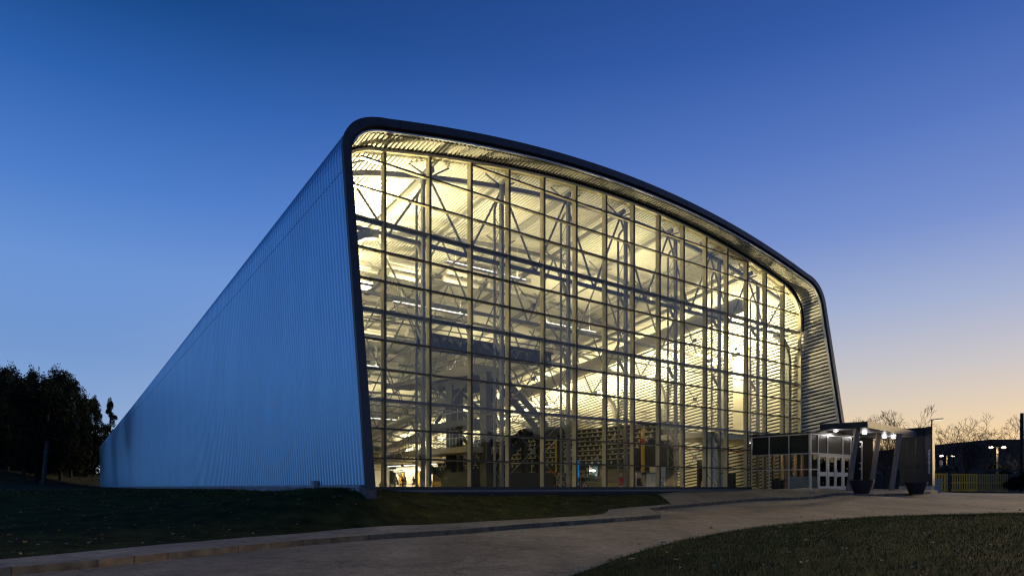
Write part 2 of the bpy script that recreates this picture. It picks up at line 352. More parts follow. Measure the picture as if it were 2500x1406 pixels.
# left cladding: vertical ribs swept up the wall, round the corner and onto the roof
def clad():
    m = MB(); rib = .27; prf = [(.0, 0), (.40, 0), (.55, 1), (.85, 1)]
    S = []; s = .10
    while s < HALL_L:
        for f, h in prf: S.append((s+f*rib, h))
        s += rib
    S.append((HALL_L, 0))
    rows = []; rows2 = []
    for s_, h in S:
        ws = (11.95+.026*s_)/CA; w0 = (.10+s_*SB)/CA
        rows.append([T(-1.84+.028*h, w0+(ws-w0)*t, s_) for t in (0, .33, .66, 1)])
        zc = min(12.6+.026*s_, 14.35); P = [(-1.84, 11.97+.026*s_)] + bez((-1.84, zc), (-1.84, max(14.25, zc+.12)), AO[0], 10) + AO[1:12:3]
        row = []
        for j, (u, z) in enumerate(P):
            a = P[max(j-1, 0)]; b = P[min(j+1, len(P)-1)]; dx, dz = b[0]-a[0], b[1]-a[1]; n = math.hypot(dx, dz); o_ = .004-.028*h
            row.append(T(u-dz/n*o_, (z+dx/n*o_)/CA, s_))
        rows2.append(row)
    m.loft(rows); m.loft(rows2)
    return m
obj('side_cladding', clad(), M['cladding'], hall)
# far end gable
m = MB(); n_ = len(PO)
vs = [T(u, z/CA, HALL_L-.2) for u, z in PO]; m.add(vs, [tuple(range(len(vs)))]); obj('end_gable', m, M['roofing'], hall)
# dark curved edge (fascia) with its recessed underside and pale trim
m = MB(); m2 = MB()
def ring(f, s):
    return [T(o[0]+(i[0]-o[0])*f, (o[1]+(i[1]-o[1])*f)/CA, s) for o, i in zip(PO, PI_)]
m.loft([ring(-.10, .08), ring(-.10, -.10), ring(.64, -.10), ring(.68, .10), ring(.88, .10)])
m2.loft([q[15:] for q in (ring(.88, .12), ring(.88, .0), ring(1.0, .0), ring(1.0, .14))])
m.loft([q[:16] for q in (ring(.88, .10), ring(1.0, .10), ring(1.0, 3.2))])
fa = obj('fascia', m, M['fascia'], hall)
obj('soffit_trim', m2, M['trim'], hall)
for k in list(range(6, len(PO)-6, 7)):
    o, i = PO[k], PI_[k]
    p = lambda f, s, dk=0: T(o[0]+(i[0]-o[0])*f, (o[1]+(i[1]-o[1])*f)/CA, s)
    m = MB(); m.bar(p(-.09, -.104), p(.63, -.104), .025, .012, up=B(0, -1)-B(0, 0)); obj('panel_joint', m, M['black'], fa)
# dark closure between the glass head and the deck
m = MB(); rows = [[], []]
for k, (u, z) in enumerate(GP[11:-11]):
    if u < .5 or u > 31.1:
        uu = -1.45 if u < .5 else 33.4; f = 1.
    rows[0].append(B(u, .06, z))
GPc = GP[11:-11]
for (u, z) in GPc:
    if u <= .5: q = (min(u-.25, u) if u < -.9 else u-.15, z+.38)
    elif u >= 31.1: q = (u+.3, z+.30)
    else: q = (u, deckz(u, .06)+.06)
    rows[1].append(B(q[0], .06, q[1]))
m.loft(rows); rows = [[], []]      # dark strip hung in front of the glass head for its black gap
for k, (u, z) in enumerate(GPc):
    a = GPc[max(k-1, 0)]; b = GPc[min(k+1, len(GPc)-1)]; dx, dz = b[0]-a[0], b[1]-a[1]; n = math.hypot(dx, dz) or 1
    rows[0].append(B(u-dz/n*.06, -.17, z+dx/n*.06)); rows[1].append(B(u-dz/n*.30, -.17, z+dx/n*.30))
m.loft(rows); obj('head_closure', m, M['closure'], hall)

# ---- curtain wall
def tube_frame(name, P, w, d, m_, v=0.):
    m = MB(); rows = []
    for k, (u, z) in enumerate(P):
        a = P[max(k-1, 0)]; b = P[min(k+1, len(P)-1)]; dx, dz = b[0]-a[0], b[1]-a[1]; n = math.hypot(dx, dz) or 1; nx, nz = dz/n*w/2, -dx/n*w/2
        rows.append([B(u-nx, v-d/2, z-nz), B(u+nx, v-d/2, z+nz), B(u+nx, v+d/2, z+nz), B(u-nx, v+d/2, z-nz)])
    m.loft(rows, closed=True); return obj(name, m, m_, hall)
tube_frame('window_frame', GP, .11, .24, M['mull'], .0)
for u in MU:
    m = MB(); m.ubox(u-.055, u+.055, -.07, .20, .05, gtop(u)-.05); m.ubox(u-.04, u+.04, -.115, -.072, .05, gtop(u)-.06, 1)
    obj('mullion', m, [M['mull'], M['cap']], hall)
for k, z in enumerate(ROWZ):
    us = np.linspace(-1.4, 33.15, 400); ok = [u for u in us if gtop(u) > z+.12]
    if k == 0 or len(ok) < 8: continue
    u0, u1 = min(ok), max(ok); m = MB()
    if k in HEAVY:
        m.ubox(u0, u1, -.062, .13, z-.035, z+.035); m.ubox(u0, u1, .135, .26, z-.085, z+.05)
        m.tube(B(u0, 1.02, z-.12), B(u1, 1.02, z-.12), .03, n=6)
        o = obj('heavy_transom', m, M['steel'], hall)
    else:
        m.ubox(u0, u1, -.045, .11, z-.036, z+.036); m.ubox(u0, u1, -.075, -.046, z-.036, z+.036, 1); o = obj('transom', m, [M['mull'], M['cap']], hall)
edges = [-1.42] + MU + [33.17]
for a, b in zip(edges[:-1], edges[1:]):
    m = MB(); zs_ = [.05]+[z for z in ROWZ[1:] if z < min(gtop(a+.03), gtop(b-.03))-.25]
    j = lambda: .012+rng.uniform(-.007, .007)
    for z0, z1 in zip(zs_[:-1], zs_[1:]): m.quad(B(a+.02, j(), z0+.03), B(b-.02, j(), z0+.03), B(b-.02, j(), z1-.03), B(a+.02, j(), z1-.03))
    n = 6; us = [a+.02+(b-a-.04)*i/n for i in range(n+1)]
    m.add([B(u, .012, zs_[-1]+.03) for u in us] + [B(u, .012, gtop(u)-.02) for u in us], [(i, i+1, n+2+i, n+1+i) for i in range(n)])
    obj('window_bay', m, M['glass'], hall)
m = MB(); m.ubox(-1.5, 27.0, -.18, .2, -.10, .045); obj('window_sill', m, M['cap'], hall)
m = MB(); m.ubox(-1.5, 27.0, -.30, -.185, -.165, -.11); obj('sill_flashing', m, M['sill'], hall)
m = MB(); m.ubox(-1.5, 33.3, -.26, .3, -1.4, -.23); obj('plinth', m, M['conc_d'], hall)
m = MB(); m.ubox(-1.88, -1.50, -3.50, -2.9, -1.3, -.03); obj('corner_pier', m, M['conc_p'], hall)
m = MB(); m.ubox(-1.80, -1.5, -2.88, 62, -1.4, .09); m.ubox(-1.88, -1.81, -2.88, 62, .0, .085)
for k in range(7): m.ubox(-1.93, -1.885, -2.4+k*1.9, -2.4+k*1.9+.9, -.42, -.06-.0*k)
obj('foundation', m, M['found'], hall)
# ---- floor, end wall
m = MB(); m.ubox(-1.4, 33.3, .21, 61.5, -.35, -.05); obj('floor', m, M['floor'], hall)
m = MB(); m.ubox(-1.4, 33.3, 61.6, 61.9, -.3, 3.3); obj('end_wall', m, M['wall_w'], hall)
# ---- wind columns: pairs of chords with lacing behind every second mullion
for i in range(1, 15, 2):
    u = MU[i]; m = MB(); zt = gtop(u)-1.25
    m.ubox(u-.075, u+.075, .46, .64, .0, zt+.7)
    pts = [B(u, 1.12, 0), B(u, 1.12, zt-.4)] + [B(u, 1.12-.5*(1-math.cos(t)), zt-.4+.5*math.sin(t)) for t in (.4, .8, 1.2, 1.57)]
    m.path(pts, .062, 8); z = .3; sgn = 0
    while z < zt-.9:
        a, b = (.66, 1.08) if sgn == 0 else (1.08, .66)
        m.tube(B(u, a, z), B(u, b, z+.61), .018, n=5); z += .61; sgn = 1-sgn
    obj('wind_column', m, M['steel'], hall)
    for zz in (3.65, 7.31, 10.97):
        if zz < zt: obj('column_bracket', MB().bar(B(u, .70, zz-.75), B(u, 1.1, zz-.05), .10, .14), M['steel'], hall)
for (i, j), zs in (((3, 5), (0, 1, 2)), ((9, 11), (0, 1, 2)), ((11, 13), (2,))):
    for q in zs:
        z0, z1 = [(0.1, 3.6), (3.7, 7.25), (7.35, 10.9)][q]; ua, ub = MU[i], MU[j]; uc, zc = (ua+ub)/2, (z0+z1)/2
        m = MB()
        for a, b in ((ua, z0), (ub, z0), (ua, z1), (ub, z1)): m.tube(B(a, .8, b), B(uc, .8, zc), .022, n=5)
        m.tube(B(uc, .72, zc), B(uc, .88, zc), .11, n=10); obj('cross_brace', m, M['steel'], hall)
# ---- roof trusses
TV = [.75+5.6*j for j in range(11)]
for j, v in enumerate(TV):
    m = MB(); zb = 10.87-.150*(v-.2)
    us = [-1.2+.6*k for k in range(57)]
    dd = .62
    top = [B(u, v, min(deckz(u, v)-dd, deckz(u, v)-dd) if .2 < u < 32 else deckz(min(max(u, .2), 32.), v)-dd-.35*(max(.2-u, u-32.))) for u in us if -1.2 <= u <= 32.9]
    for a, b in zip(top[:-1], top[1:]): m.bar(a, b, .16, .22)
    m.bar(B(-1.2, v, zb), B(32.9, v, zb), .15, .17)
    # ties from chord up to the deck
    p = 4.12; u = -.9; k = 0
    while u < 31.5:
        ub = u+p/2; un = u+p
        zt = lambda x: (deckz(min(max(x, .2), 32.), v)-dd)
        if zt(u) > zb+.5: m.tube(B(u, v, zt(u)), B(ub, v, zb), .058, n=6)
        if un < 33 and zt(un) > zb+.5: m.tube(B(ub, v, zb), B(un, v, zt(un)), .058, n=6)
        m.bar(B(u, v, zt(u)), B(u+p/4, v, deckz(max(u+p/4, .2), v)-.1), .07); m.bar(B(un, v, zt(min(un, 32))), B(un-p/4, v, deckz(min(un-p/4, 32), v)-.1), .07)
        u = un
    obj('roof_truss', m, M['steel'], hall)
# purlins following the fall of the roof
for u in [-.9+4.12*k for k in range(1, 8)]:
    m = MB(); m.bar(B(u, .4, deckz(u, .4)-.42), B(u, 60, deckz(u, 60)-.42), .14, .24); obj('purlin', m, M['steel_l'], hall)
for u in (5.3, 9.4, 13.5, 17.6, 21.7, 25.9):
    m = MB(); m.tube(B(u, .6, 10.87-.150*.4+.16), B(u, 60, 10.87-.150*59.8+.16), .05, n=6); obj('bottom_tie', m, M['steel_l'], hall)
# wall columns with curved haunches, right and left
for j, v in enumerate(TV):
    zb = 10.87-.150*(v-.2)
    for side in (1, -1):
        m = MB(); uw = 32.95 if side > 0 else -1.05; P = [(uw, 0), (uw, zb-1.9)] + [(uw-side*1.7*(1-math.cos(t)), zb-1.9+1.8*math.sin(t)) for t in [math.pi/2*k/8 for k in range(1, 9)]]
        for (a, za), (b, zb2) in zip(P[:-1], P[1:]): m.bar(B(a, v, za), B(b, v, zb2), .34, .34, up=D2)
        obj('wall_column', m, M['steel'] if side > 0 else M['steel_l'], hall)

# ---- ducts
d = empty('round_duct', B(28.2, 1.4, 12.5), 'large round supply duct running back under the right side of the roof', 'duct')
m = MB(); m.tube(B(28.2, 1.4, 12.45), B(28.2, 60, 3.66), .52, n=20); obj('duct_pipe', m, M['duct'], d, True)
for k in range(20):
    v = 3+2.9*k; m = MB(); m.tube(B(28.2, v, 12.45-.150*(v-1.4)), B(28.2, v+.07, 12.44-.150*(v-1.4)), .545, n=20); obj('duct_band', m, M['duct'], d)
d = empty('round_duct', B(20.5, 30, 9), 'slimmer round duct hung beside the hall centre line behind the dive tower', 'duct')
m = MB(); m.tube(B(20.5, 12, 10.2), B(20.5, 60, 2.57), .36, n=18); obj('duct_pipe', m, M['duct'], d, True)
d = empty('wall_duct', B(32.6, 4.3, 0), 'flat white vertical duct standing against the right inner wall', 'duct')
m = MB(); m.ubox(32.2, 33.1, 3.9, 4.75, 3.4, 9.6); m.ubox(31.4, 33.1, 3.95, 4.7, 9.62, 10.4); obj('duct_shaft', m, M['duct'], d)
d = empty('wall_duct', B(32.2, 57, 3.2), 'long round duct low along the right wall above the strip lights at the far end', 'duct')
m = MB(); m.tube(B(32.2, 45, 3.5), B(32.2, 61, 3.55), .34, n=16); obj('duct_pipe', m, M['duct'], d, True)

# ------------------------------------------------------------------ lamps inside
def spotarea(name, loc, rot, energy, sx, sy, col, parent):
    l = bpy.data.lights.new(name, 'AREA'); l.energy = energy; l.shape = 'RECTANGLE'; l.size = sx; l.size_y = sy; l.color = col
    o = bpy.data.objects.new(name, l); o.location = loc; o.rotation_euler = rot; COL.objects.link(o)
    if parent is not None: o.parent = parent; o.location = Vector(loc)-parent.location
    return o
UPL = [(31.0, 3.4, 9.6), (31.0, 5.7, 9.5), (31.0, 12.1, 9.1), (31.0, 17.8, 8.4), (31.0, 24.5, 8.0), (31, 31, 7.4), (31.0, 37.5, 6.7), (31., 44.5, 5.9), (31.0, 52., 4.9),
       (1.6, 4.2, 9.6), (1.6, 10., 9.0)]
def uplight(u, v, z, label, e):
    p = B(u, v, z); r = empty('uplight', p, label, 'floodlight', 'uplights along the hall walls')
    m = MB(); m.ubox(u-.42, u+.42, v-.30, v+.30, z-.12, z); m.ubox(u-.48, u-.43, v-.34, v+.34, z-.14, z+.16); m.ubox(u+.43, u+.48, v-.34, v+.34, z-.14, z+.16)
    m.bar(B(u, v, z-.05), B(u+(1.9 if u > 16 else -2.3), v, z-.35), .07); obj('housing', m, M['steel_l'], r)
    m = MB(); m.ubox(u-.38, u+.38, v-.27, v+.27, z+.005, z+.07); obj('lamp_lens', m, M['lamp_w'], r)
    m = MB(); m.ubox(u-.36, u+.36, v-.25, v+.25, z-.17, z-.125); obj('lamp_lens', m, M['lamp_w'], r)
    if u > 16 and v < 20: spotarea('flood_lamp', B(u, v, z-.25), (0, R(-50), BROT), 330, .7, .5, WARM, r)
    if u > 16 and v < 6:
        l = bpy.data.lights.new('lamp_glow', 'POINT'); l.energy = 420; l.color = WARM; l.shadow_soft_size = .3; o = bpy.data.objects.new('lamp_glow', l); o.location = (0, 0, .5); COL.objects.link(o); o.parent = r
    spotarea('uplight_lamp', B(u, v, z+.12), (R(180), R(40 if u > 16 else -36), BROT), e, .8, .6, WARM, r)
for k, (u, v, z) in enumerate(UPL):
    side = 'right' if u > 16 else 'left'
    E = 1150 if u > 16 else 4000
    nth = ['nearest the glass', 'second from the glass', 'third from the glass', 'fourth from the glass', 'fifth from the glass', 'sixth from the glass', 'seventh from the glass', 'eighth from the glass', 'ninth and farthest from the glass'][k if k < 9 else k-9]
    uplight(u, v, z, 'glowing uplight on the %s wall, %s' % (side, nth), E)
for k, (u, v) in enumerate([(u, v) for v in (3.6, 9.2, 20.4, 37.2) for u in (8.5, 19.5)]):
    z = min(deckz(u-2.6, v), deckz(u+2.6, v))-3.1
    r = empty('indirect_strip', B(u, v, z), 'slim indirect strip light hung across the hall under the roof', 'lamp', 'indirect strip lights under the roof')
    m = MB(); m.ubox(u-2.6, u+2.6, v-.10, v+.10, z-.07, z); m.tube(B(u-2, v, z), B(u-2, v, deckz(u-2, v)-.1), .01, n=4); m.tube(B(u+2, v, z), B(u+2, v, deckz(u+2, v)-.1), .01, n=4); obj('housing', m, M['white'], r)
    m = MB(); m.ubox(u-2.55, u+2.55, v-.08, v+.08, z+.003, z+.03); obj('lamp_tube', m, M['tube_w'], r)
    spotarea('indirect_strip_lamp', B(u, v, z+.06), (R(180), 0, BROT), 300, 5.0, .3, WARM, r)
for k, v in enumerate((48., 52.5, 57.)):
    r = empty('strip_light', B(31.6, v, 2.95), 'white strip light under the low duct, %s' % ['nearest of the row', 'middle of the row', 'farthest of the row'][k], 'lamp', 'strip lights by the far doors')
    m = MB(); m.ubox(31.45, 31.75, v-1.7, v+1.7, 2.93, 3.0); obj('housing', m, M['white'], r)
    m = MB(); m.ubox(31.5, 31.7, v-1.65, v+1.65, 2.88, 2.928); obj('lamp_tube', m, M['tube_w'], r)
    spotarea('strip_light_lamp', B(31.6, v, 2.85), (0, 0, BROT), 220, .3, 3.2, (1, .88, .62), r)

# ------------------------------------------------------------------ acoustic baffles under the roof
bm_ = MB(); bm_.tube((-1.25, 0, 0), (1.25, 0, 0), .19, n=12); bmesh_b = bm_.mesh('acoustic_baffle', M['baffle'])
cnt = 0
for v in (9.2, 14.6, 20.2, 25.8, 31.4, 37.2, 42.6):
    for u in (3.4, 7.0, 10.6, 14.2):
        for dv in (-.6, 0, .6):
            o = bpy.data.objects.new('acoustic_baffle', bmesh_b); COL.objects.link(o)
            uu = u+rng.uniform(-.3, .3)+dv*.4; vv = v+dv
            o.location = B(uu, vv, deckz(uu, vv)-1.15-.25*(dv > .3)); o.rotation_euler = (0, 0, BROT)
            tag(o, 'pale cylindrical acoustic baffle hung under the hall roof', 'acoustic baffle', 'acoustic baffles under the roof'); cnt += 1

# ------------------------------------------------------------------ dark mottled band behind the glass
m = MB(); m.ubox(MU[1]+.1, 11.0, 1.34, 1.352, 6.25, 7.0)
sh = empty('dark_band', B(6.8, 1.34, 7.0), 'long dark mottled band hung inside the glass over four bays', 'shade')
obj('band_sheet', m, M['dark_sheet'], sh); m = MB(); m.tube(B(MU[1], 1.345, 7.04), B(11.1, 1.345, 7.04), .05, n=8); obj('band_rail', m, M['black'], sh)

# ------------------------------------------------------------------ dive tower
tw = empty('dive_tower', B(11.6, 9, 0), 'grey concrete dive tower with railed platforms and stairs inside the glass', 'diving tower')
m = MB(); u0, u1 = 10.6, 12.65
m.hexa([B(u0, 19.1, 7.2), B(u0, 7.9, 6.75), B(u1, 8.1, 6.75), B(u1, 19.1, 7.2), B(u0, 19.1, 7.4), B(u0, 7.9, 7.4), B(u1, 8.1, 7.4), B(u1, 19.1, 7.4)]); obj('platform', m, M['tower'], tw)
m = MB(); m.ubox(10.7, 12.6, 8.2, 10.8, 6.1, 6.74); m.ubox(10.8, 12.5, 10.85, 13.2, 6.45, 6.8); obj('platform_beam', m, M['tower_d'], tw)
m = MB(); m.ubox(10.4, 12.8, 7.6, 12.9, 3.72, 4.1); obj('platform', m, M['tower_d'], tw)
m = MB(); m.ubox(9.4, 11.6, 6.9, 14.5, 2.05, 2.4); obj('platform', m, M['tower'], tw)
for (u, v, zt) in ((10.75, 10.6, 6.44), (10.75, 6.9, 6.9), (12.5, 8.7, 6.1), (12.5, 12.4, 6.44)):
    m = MB(); m.ubox(u-.17, u+.17, v-.32, v+.32, -.05, zt if zt < 6.5 else 6.74); obj('tower_column', m, M['tower_d'], tw)
m = MB()
m.bar(B(10.75, 12.4, 4.2), B(10.75, 8.6, 6.5), .16); m.bar(B(10.75, 8.7, 4.2), B(10.75, 12.4, 6.5), .16); m.bar(B(12.6, 8.7, 4.2), B(12.6, 12.4, 6.4), .16)
m.bar(B(10.75, 10.6, .2), B(10.75, 14.4, 2.0), .2); m.bar(B(12.6, 8.7, .1), B(12.6, 12.4, 3.7), .16); obj('tower_brace', m, M['tower_d'], tw)
def stair(a, b, w, n):
    m = MB(); a, b = Vector(a), Vector(b); side = D2*w/2
    for sgn in (-1, 1): m.bar(a+side*sgn, b+side*sgn, .08, .42)
    for k in range(1, n):
        p = a.lerp(b, k/n); m.hexa([p-side-D1*.15, p+side-D1*.15, p+side+D1*.15, p-side+D1*.15, p-side-D1*.15+UP*.05, p+side-D1*.15+UP*.05, p+side+D1*.15+UP*.05, p-side+D1*.15+UP*.05])
    return m
obj('stair_flight', stair(B(12.6, 8.7, 7.15), B(16.6, 8.7, 4.0), 1.1, 14), M['tower_d'], tw)
m = MB(); m.ubox(16.5, 18., 8.0, 10.6, 3.5, 4.0); obj('stair_landing', m, M['tower_d'], tw)
obj('stair_flight', stair(B(16.5, 10.1, 3.8), B(12.6, 10.1, .6), 1.1, 14), M['tower_d'], tw)
for u, v in ((17.8, 8.2), (17.8, 10.4), (16.6, 10.5)):
    m = MB(); m.ubox(u-.16, u+.16, v-.16, v+.16, -.05, 3.5); obj('tower_column', m, M['tower_d'], tw)
m = MB(); m.ubox(10.2, 18.2, 7.6, 10.9, -.05, .95); obj('tower_base', m, M['tower_d'], tw)
def rail(pts, h=.95, step=1.6):
    m = MB(); P = [Vector(p) for p in pts]
    for a, b in zip(P[:-1], P[1:]):
        for hh in (h, h*.55): m.tube(a+UP*hh, b+UP*hh, .024, n=6)
        n = max(1, round((b-a).length/step))
        for k in range(n+1): p = a.lerp(b, k/n); m.tube(p, p+UP*h, .022, n=6)
    return m
obj('railing', rail([B(10.65, 17.2, 7.4), B(10.65, 7.9, 7.4), B(12.6, 8.05, 7.4)]), M['steel'], tw)
obj('railing', rail([B(12.6, 18, 7.4), B(12.6, 9.5, 7.4)]), M['steel'], tw)
obj('railing', rail([B(12.65, 8.2, 7.3), B(16.6, 8.2, 4.1), B(17.95, 8.05, 4.0), B(17.95, 10.5, 4.0)]), M['steel'], tw)
obj('railing', rail([B(10.45, 12.8, 4.1), B(10.45, 7.7, 4.1), B(12.7, 7.7, 4.1)]), M['steel'], tw)
obj('railing', rail([B(9.45, 14.4, 2.4), B(9.45, 7.0, 2.4), B(11.5, 7.0, 2.4)], .95, .35), M['steel'], tw)

# ------------------------------------------------------------------ bleachers along the right of the pool
bl = empty('bleacher', B(22, 20, 0), 'stepped spectator seating with rows of round vents along the right of the pool', 'grandstand')
NR = 8
m = MB()
for r in range(NR): m.ubox(22+.72*r, 28.2, 6.6, 31.5, 1.55+.41*r if r else 1.3, 1.55+.41*(r+1), 0)
obj('riser', m, M['riser'], bl)
m = MB()
for r in range(NR): m.ubox(21.94+.72*r, 22.30+.72*r, 6.6, 31.5, 1.97+.41*r, 2.025+.41*r)
obj('seat_edge', m, M['tread'], bl)
vents = []
for r in range(NR):
    v = 6.95+.17*(r % 2)
    while v < 31: vents.append((v, r)); v += .62
vents.sort()
vm = None
for k, (v, r) in enumerate(vents[:100]):
    m = MB(); m.tube(B(21.975+.72*r, v, 1.77+.41*r), B(21.999+.72*r, v, 1.77+.41*r), .085, n=10); obj('round_vent', m, M['vent'], bl)
m = MB()
for (v, r) in vents[100:]: m.tube(B(21.975+.72*r, v, 1.77+.41*r), B(21.999+.72*r, v, 1.77+.41*r), .085, n=7)
o = obj('round_vent', m, M['vent'], bl); o['kind'] = 'stuff'
m = MB(); m.ubox(22.05, 28.1, 6.9, 31.4, -.05, 1.29); obj('front_wall', m, M['wall_b'], bl)
for v in (9.5, 16., 22., 28):
    m = MB(); m.tube(B(21.8, v, 1.6), B(24.4, v, 3.9), .035, n=6); m.tube(B(21.8, v, .9), B(21.8, v, 1.65), .03, n=6); m.tube(B(24.4, v, 3.0), B(24.4, v, 3.9), .03, n=6); obj('handrail', m, M['tread'], bl)
obj('railing', rail([B(21.85, 6.7, 1.96), B(21.85, 14, 1.96)], .6, 1.2), M['steel'], bl)
obj('railing', rail([B(28.1, 6.7, 4.85), B(28.1, 31, 4.85)], 1.0, 1.5), M['steel'], bl)

# things on the wall under the seats and by the glass
def panel(name, u, v0, v1, z0, z1, m_, label, cat, t=.04, extra=None, group=None):
    r = empty(name, B(u, (v0+v1)/2, z0), label, cat, group); m = MB(); m.ubox(u-t, u, v0, v1, z0, z1); obj('panel', m, m_, r)
    return r
bsg = panel('blue_sign', 21.95, 10.75, 11.15, .2, 2.0, M['blue_sign'], 'tall narrow blue sign with white marks on the wall under the seats', 'sign')
m = MB()
for k in range(7): m.ubox(21.895, 21.908, 10.84, 11.06, .35+.21*k, .46+.21*k)
obj('white_marking', m, M['white_l'], bsg)
nb = panel('notice_board', 21.98, 8.8, 10.1, .55, 1.55, M['board'], 'dark notice board with pinned papers and a small lamp', 'notice board')
m = MB()
for (a, z) in ((9.9, 1.15), (9.9, .75), (9.55, 1.2), (9.3, 1.1), (9.0, .7)): m.ubox(21.925, 21.938, a-.12, a+.06, z, z+.26)
obj('pinned_paper', m, M['paper'], nb)
pl_ = empty('picture_lamp', B(21.7, 9.14, 1.2), 'small bright lamp lighting the notice board', 'lamp')
m = MB(); m.ubox(21.6, 21.8, 8.95, 9.3, 1.18, 1.25); obj('lamp_lens', m, M['lamp_c'], pl_); m = MB(); m.bar(B(21.7, 9.1, 1.26), B(21.97, 9.1, 1.5), .03); obj('lamp_arm', m, M['steel'], pl_)
panel('red_sign', 21.98, 12.95, 13.9, .65, 1.27, M['red'], 'red sign panel on the beige wall under the seats', 'sign')
panel('map_panel', 21.98, 11.75, 12.35, .3, 1.95, M['map'], 'pale patterned wall panel beside the tall blue sign', 'poster')
r = empty('padded_post', B(21.6, 12.75, 0), 'yellow padded post with a white pipe beside the red sign', 'post')
m = MB(); m.tube(B(21.6, 12.75, -.05), B(21.6, 12.75, 3.4), .16, n=12); obj('post_pad', m, M['yel'], r); m = MB(); m.tube(B(21.4, 12.2, -.05), B(21.4, 12.2, 5), .05, n=8); obj('white_pipe', m, M['white'], r)
r = empty('padded_post', B(23.3, 5.9, 0), 'tall yellow column at the near end of the seating', 'post')
m = MB(); m.ubox(23.21, 23.39, 5.75, 5.95, -.05, 4.2); obj('post_pad', m, M['yel'], r); m = MB(); m.ubox(23.18, 23.42, 5.72, 5.98, 3.1, 3.35); obj('red_band', m, M['red'], r)
ex = empty('exit_sign', B(32.9, 15.1, 2.05), 'small green lit running man exit sign on the right wall', 'sign')
m = MB(); m.ubox(32.55, 32.62, 14.75, 15.45, 1.95, 2.4); obj('sign_face', m, M['exit_g'], ex)
m = MB(); x = 32.54
m.ubox(x, x+.005, 14.86, 15.04, 2.0, 2.35); m.bar(B(x, 15.2, 2.14), B(x, 15.26, 2.25), .05); m.bar(B(x, 15.2, 2.14), B(x, 15.12, 2.02), .04); m.bar(B(x, 15.22, 2.14), B(x, 15.33, 2.03), .04); m.tube(B(x, 15.27, 2.31), B(x+.006, 15.27, 2.31), .035, n=8)
obj('sign_figure', m, M['exit_w'], ex)
sc = empty('dark_screen', B(17.85, 1.2, 0), 'dark screen on a low stand just behind the glass', 'screen')
m = MB(); m.ubox(17.45, 18.25, 1.2, 1.26, .12, .88); obj('panel', m, M['black'], sc); m = MB()
m.ubox(17.40, 17.45, 1.18, 1.28, -.05, .93); m.ubox(18.25, 18.30, 1.18, 1.28, -.05, .93); m.ubox(17.40, 18.3, 1.18, 1.28, .88, .93); m.ubox(17.45, 18.25, 1.19, 1.27, .05, .115); obj('stand', m, M['steel_l'], sc)
fn = empty('low_barrier', B(19, 1.6, 0), 'low slatted barrier beside the dark screen behind the glass', 'barrier')
m = MB()
for k in range(12): m.ubox(18.4+.13*k, 18.46+.13*k, 1.55, 1.6, .05, .85)
obj('slats', m, M['wall_w'], fn); m = MB(); m.ubox(18.35, 20., 1.53, 1.62, .86, .91); obj('rail', m, M['steel'], fn)
bx = empty('stacked_boxes', B(22.4, 4.4, 0), 'pale boxes and cabinets near the white column', 'cabinet')
m = MB(); m.ubox(21.6, 22.9, 4.2, 4.9, -.05, .62); m.ubox(21.65, 22.85, 4.16, 4.195, .02, .55); obj('cabinet', m, M['wall_b'], bx)
m = MB(); m.ubox(23.0, 23.8, 4.3, 5., -.05, 1.45); obj('cabinet', m, M['wall_w'], bx)
lb = empty('low_bench', B(18, 21, 0), 'long low yellow tiled bench wall beyond the dive tower', 'bench')
m = MB(); m.ubox(15.8, 21.2, 20.8, 21.3, .26, .50); m.ubox(15.8, 21.2, 20.9, 21.2, -.05, .255); obj('bench_wall', m, M['yel'], lb)
rail_o = lone('pool_rail', rail([B(12.5, 2.6, -.05), B(21.5, 2.6, -.05)], .7, 1.8), M['steel'], B(17, 2.6, 0), 'low dark double rail just behind the glass right of the tower', 'railing')
# lobby corner behind the right end of the glass
rc = empty('round_column', B(25.6, 2.0, 0), 'thick round white column carrying the lobby slab', 'column')
m = MB(); m.lathe(B(25.6, 2.0, 0), [(.40, -.05), (.40, 2.9), (.36, 3.05), (.30, 3.2)], 28); obj('column_shaft', m, M['wall_w'], rc, True); m = MB(); m.lathe(B(25.6, 2., 0), [(.62, -.05), (.62, .3), (.5, .62), (.41, .75)], 28); obj('column_base', m, M['wall_w'], rc, True)
m = MB(); m.ubox(24.0, 33.0, 1.3, 5.2, 3.24, 3.6); obj('lobby_slab', m, M['wall_w'], hall)
cab = empty('reception_counter', B(27.4, 2.4, 0), 'ribbed reception counter with a black end behind the right bays', 'counter')
m = MB(); m.ubox(26.6, 27.5, 2.2, 2.8, -.05, .95)
for k in range(8): m.ubox(26.62+.11*k, 26.68+.11*k, 2.16, 2.199, 0, .9)
obj('counter', m, M['wall_w'], cab); m = MB(); m.ubox(27.52, 28.6, 2.1, 2.9, -.05, 1.0); obj('counter_end', m, M['black'], cab)
vend = empty('display_cabinet', B(28.6, 4.4, 0), 'black display cabinet standing by the right inner wall', 'cabinet')
m = MB(); m.ubox(28.0, 29.3, 4.3, 4.9, -.05, 2.0); obj('cabinet', m, M['black'], vend); m = MB(); m.ubox(28.1, 29.2, 4.27, 4.296, 1.1, 1.2); m.ubox(28.1, 29.2, 4.27, 4.296, .6, .66); obj('shelf', m, M['paper'], vend)
rp = lone('red_pipe', MB().tube(B(25, 4.6, 2.7), B(32.7, 4.6, 2.75), .05, n=8), M['red'], B(28, 4.6, 2.7), 'thin red pipe along the ceiling of the lobby corner', 'pipe')
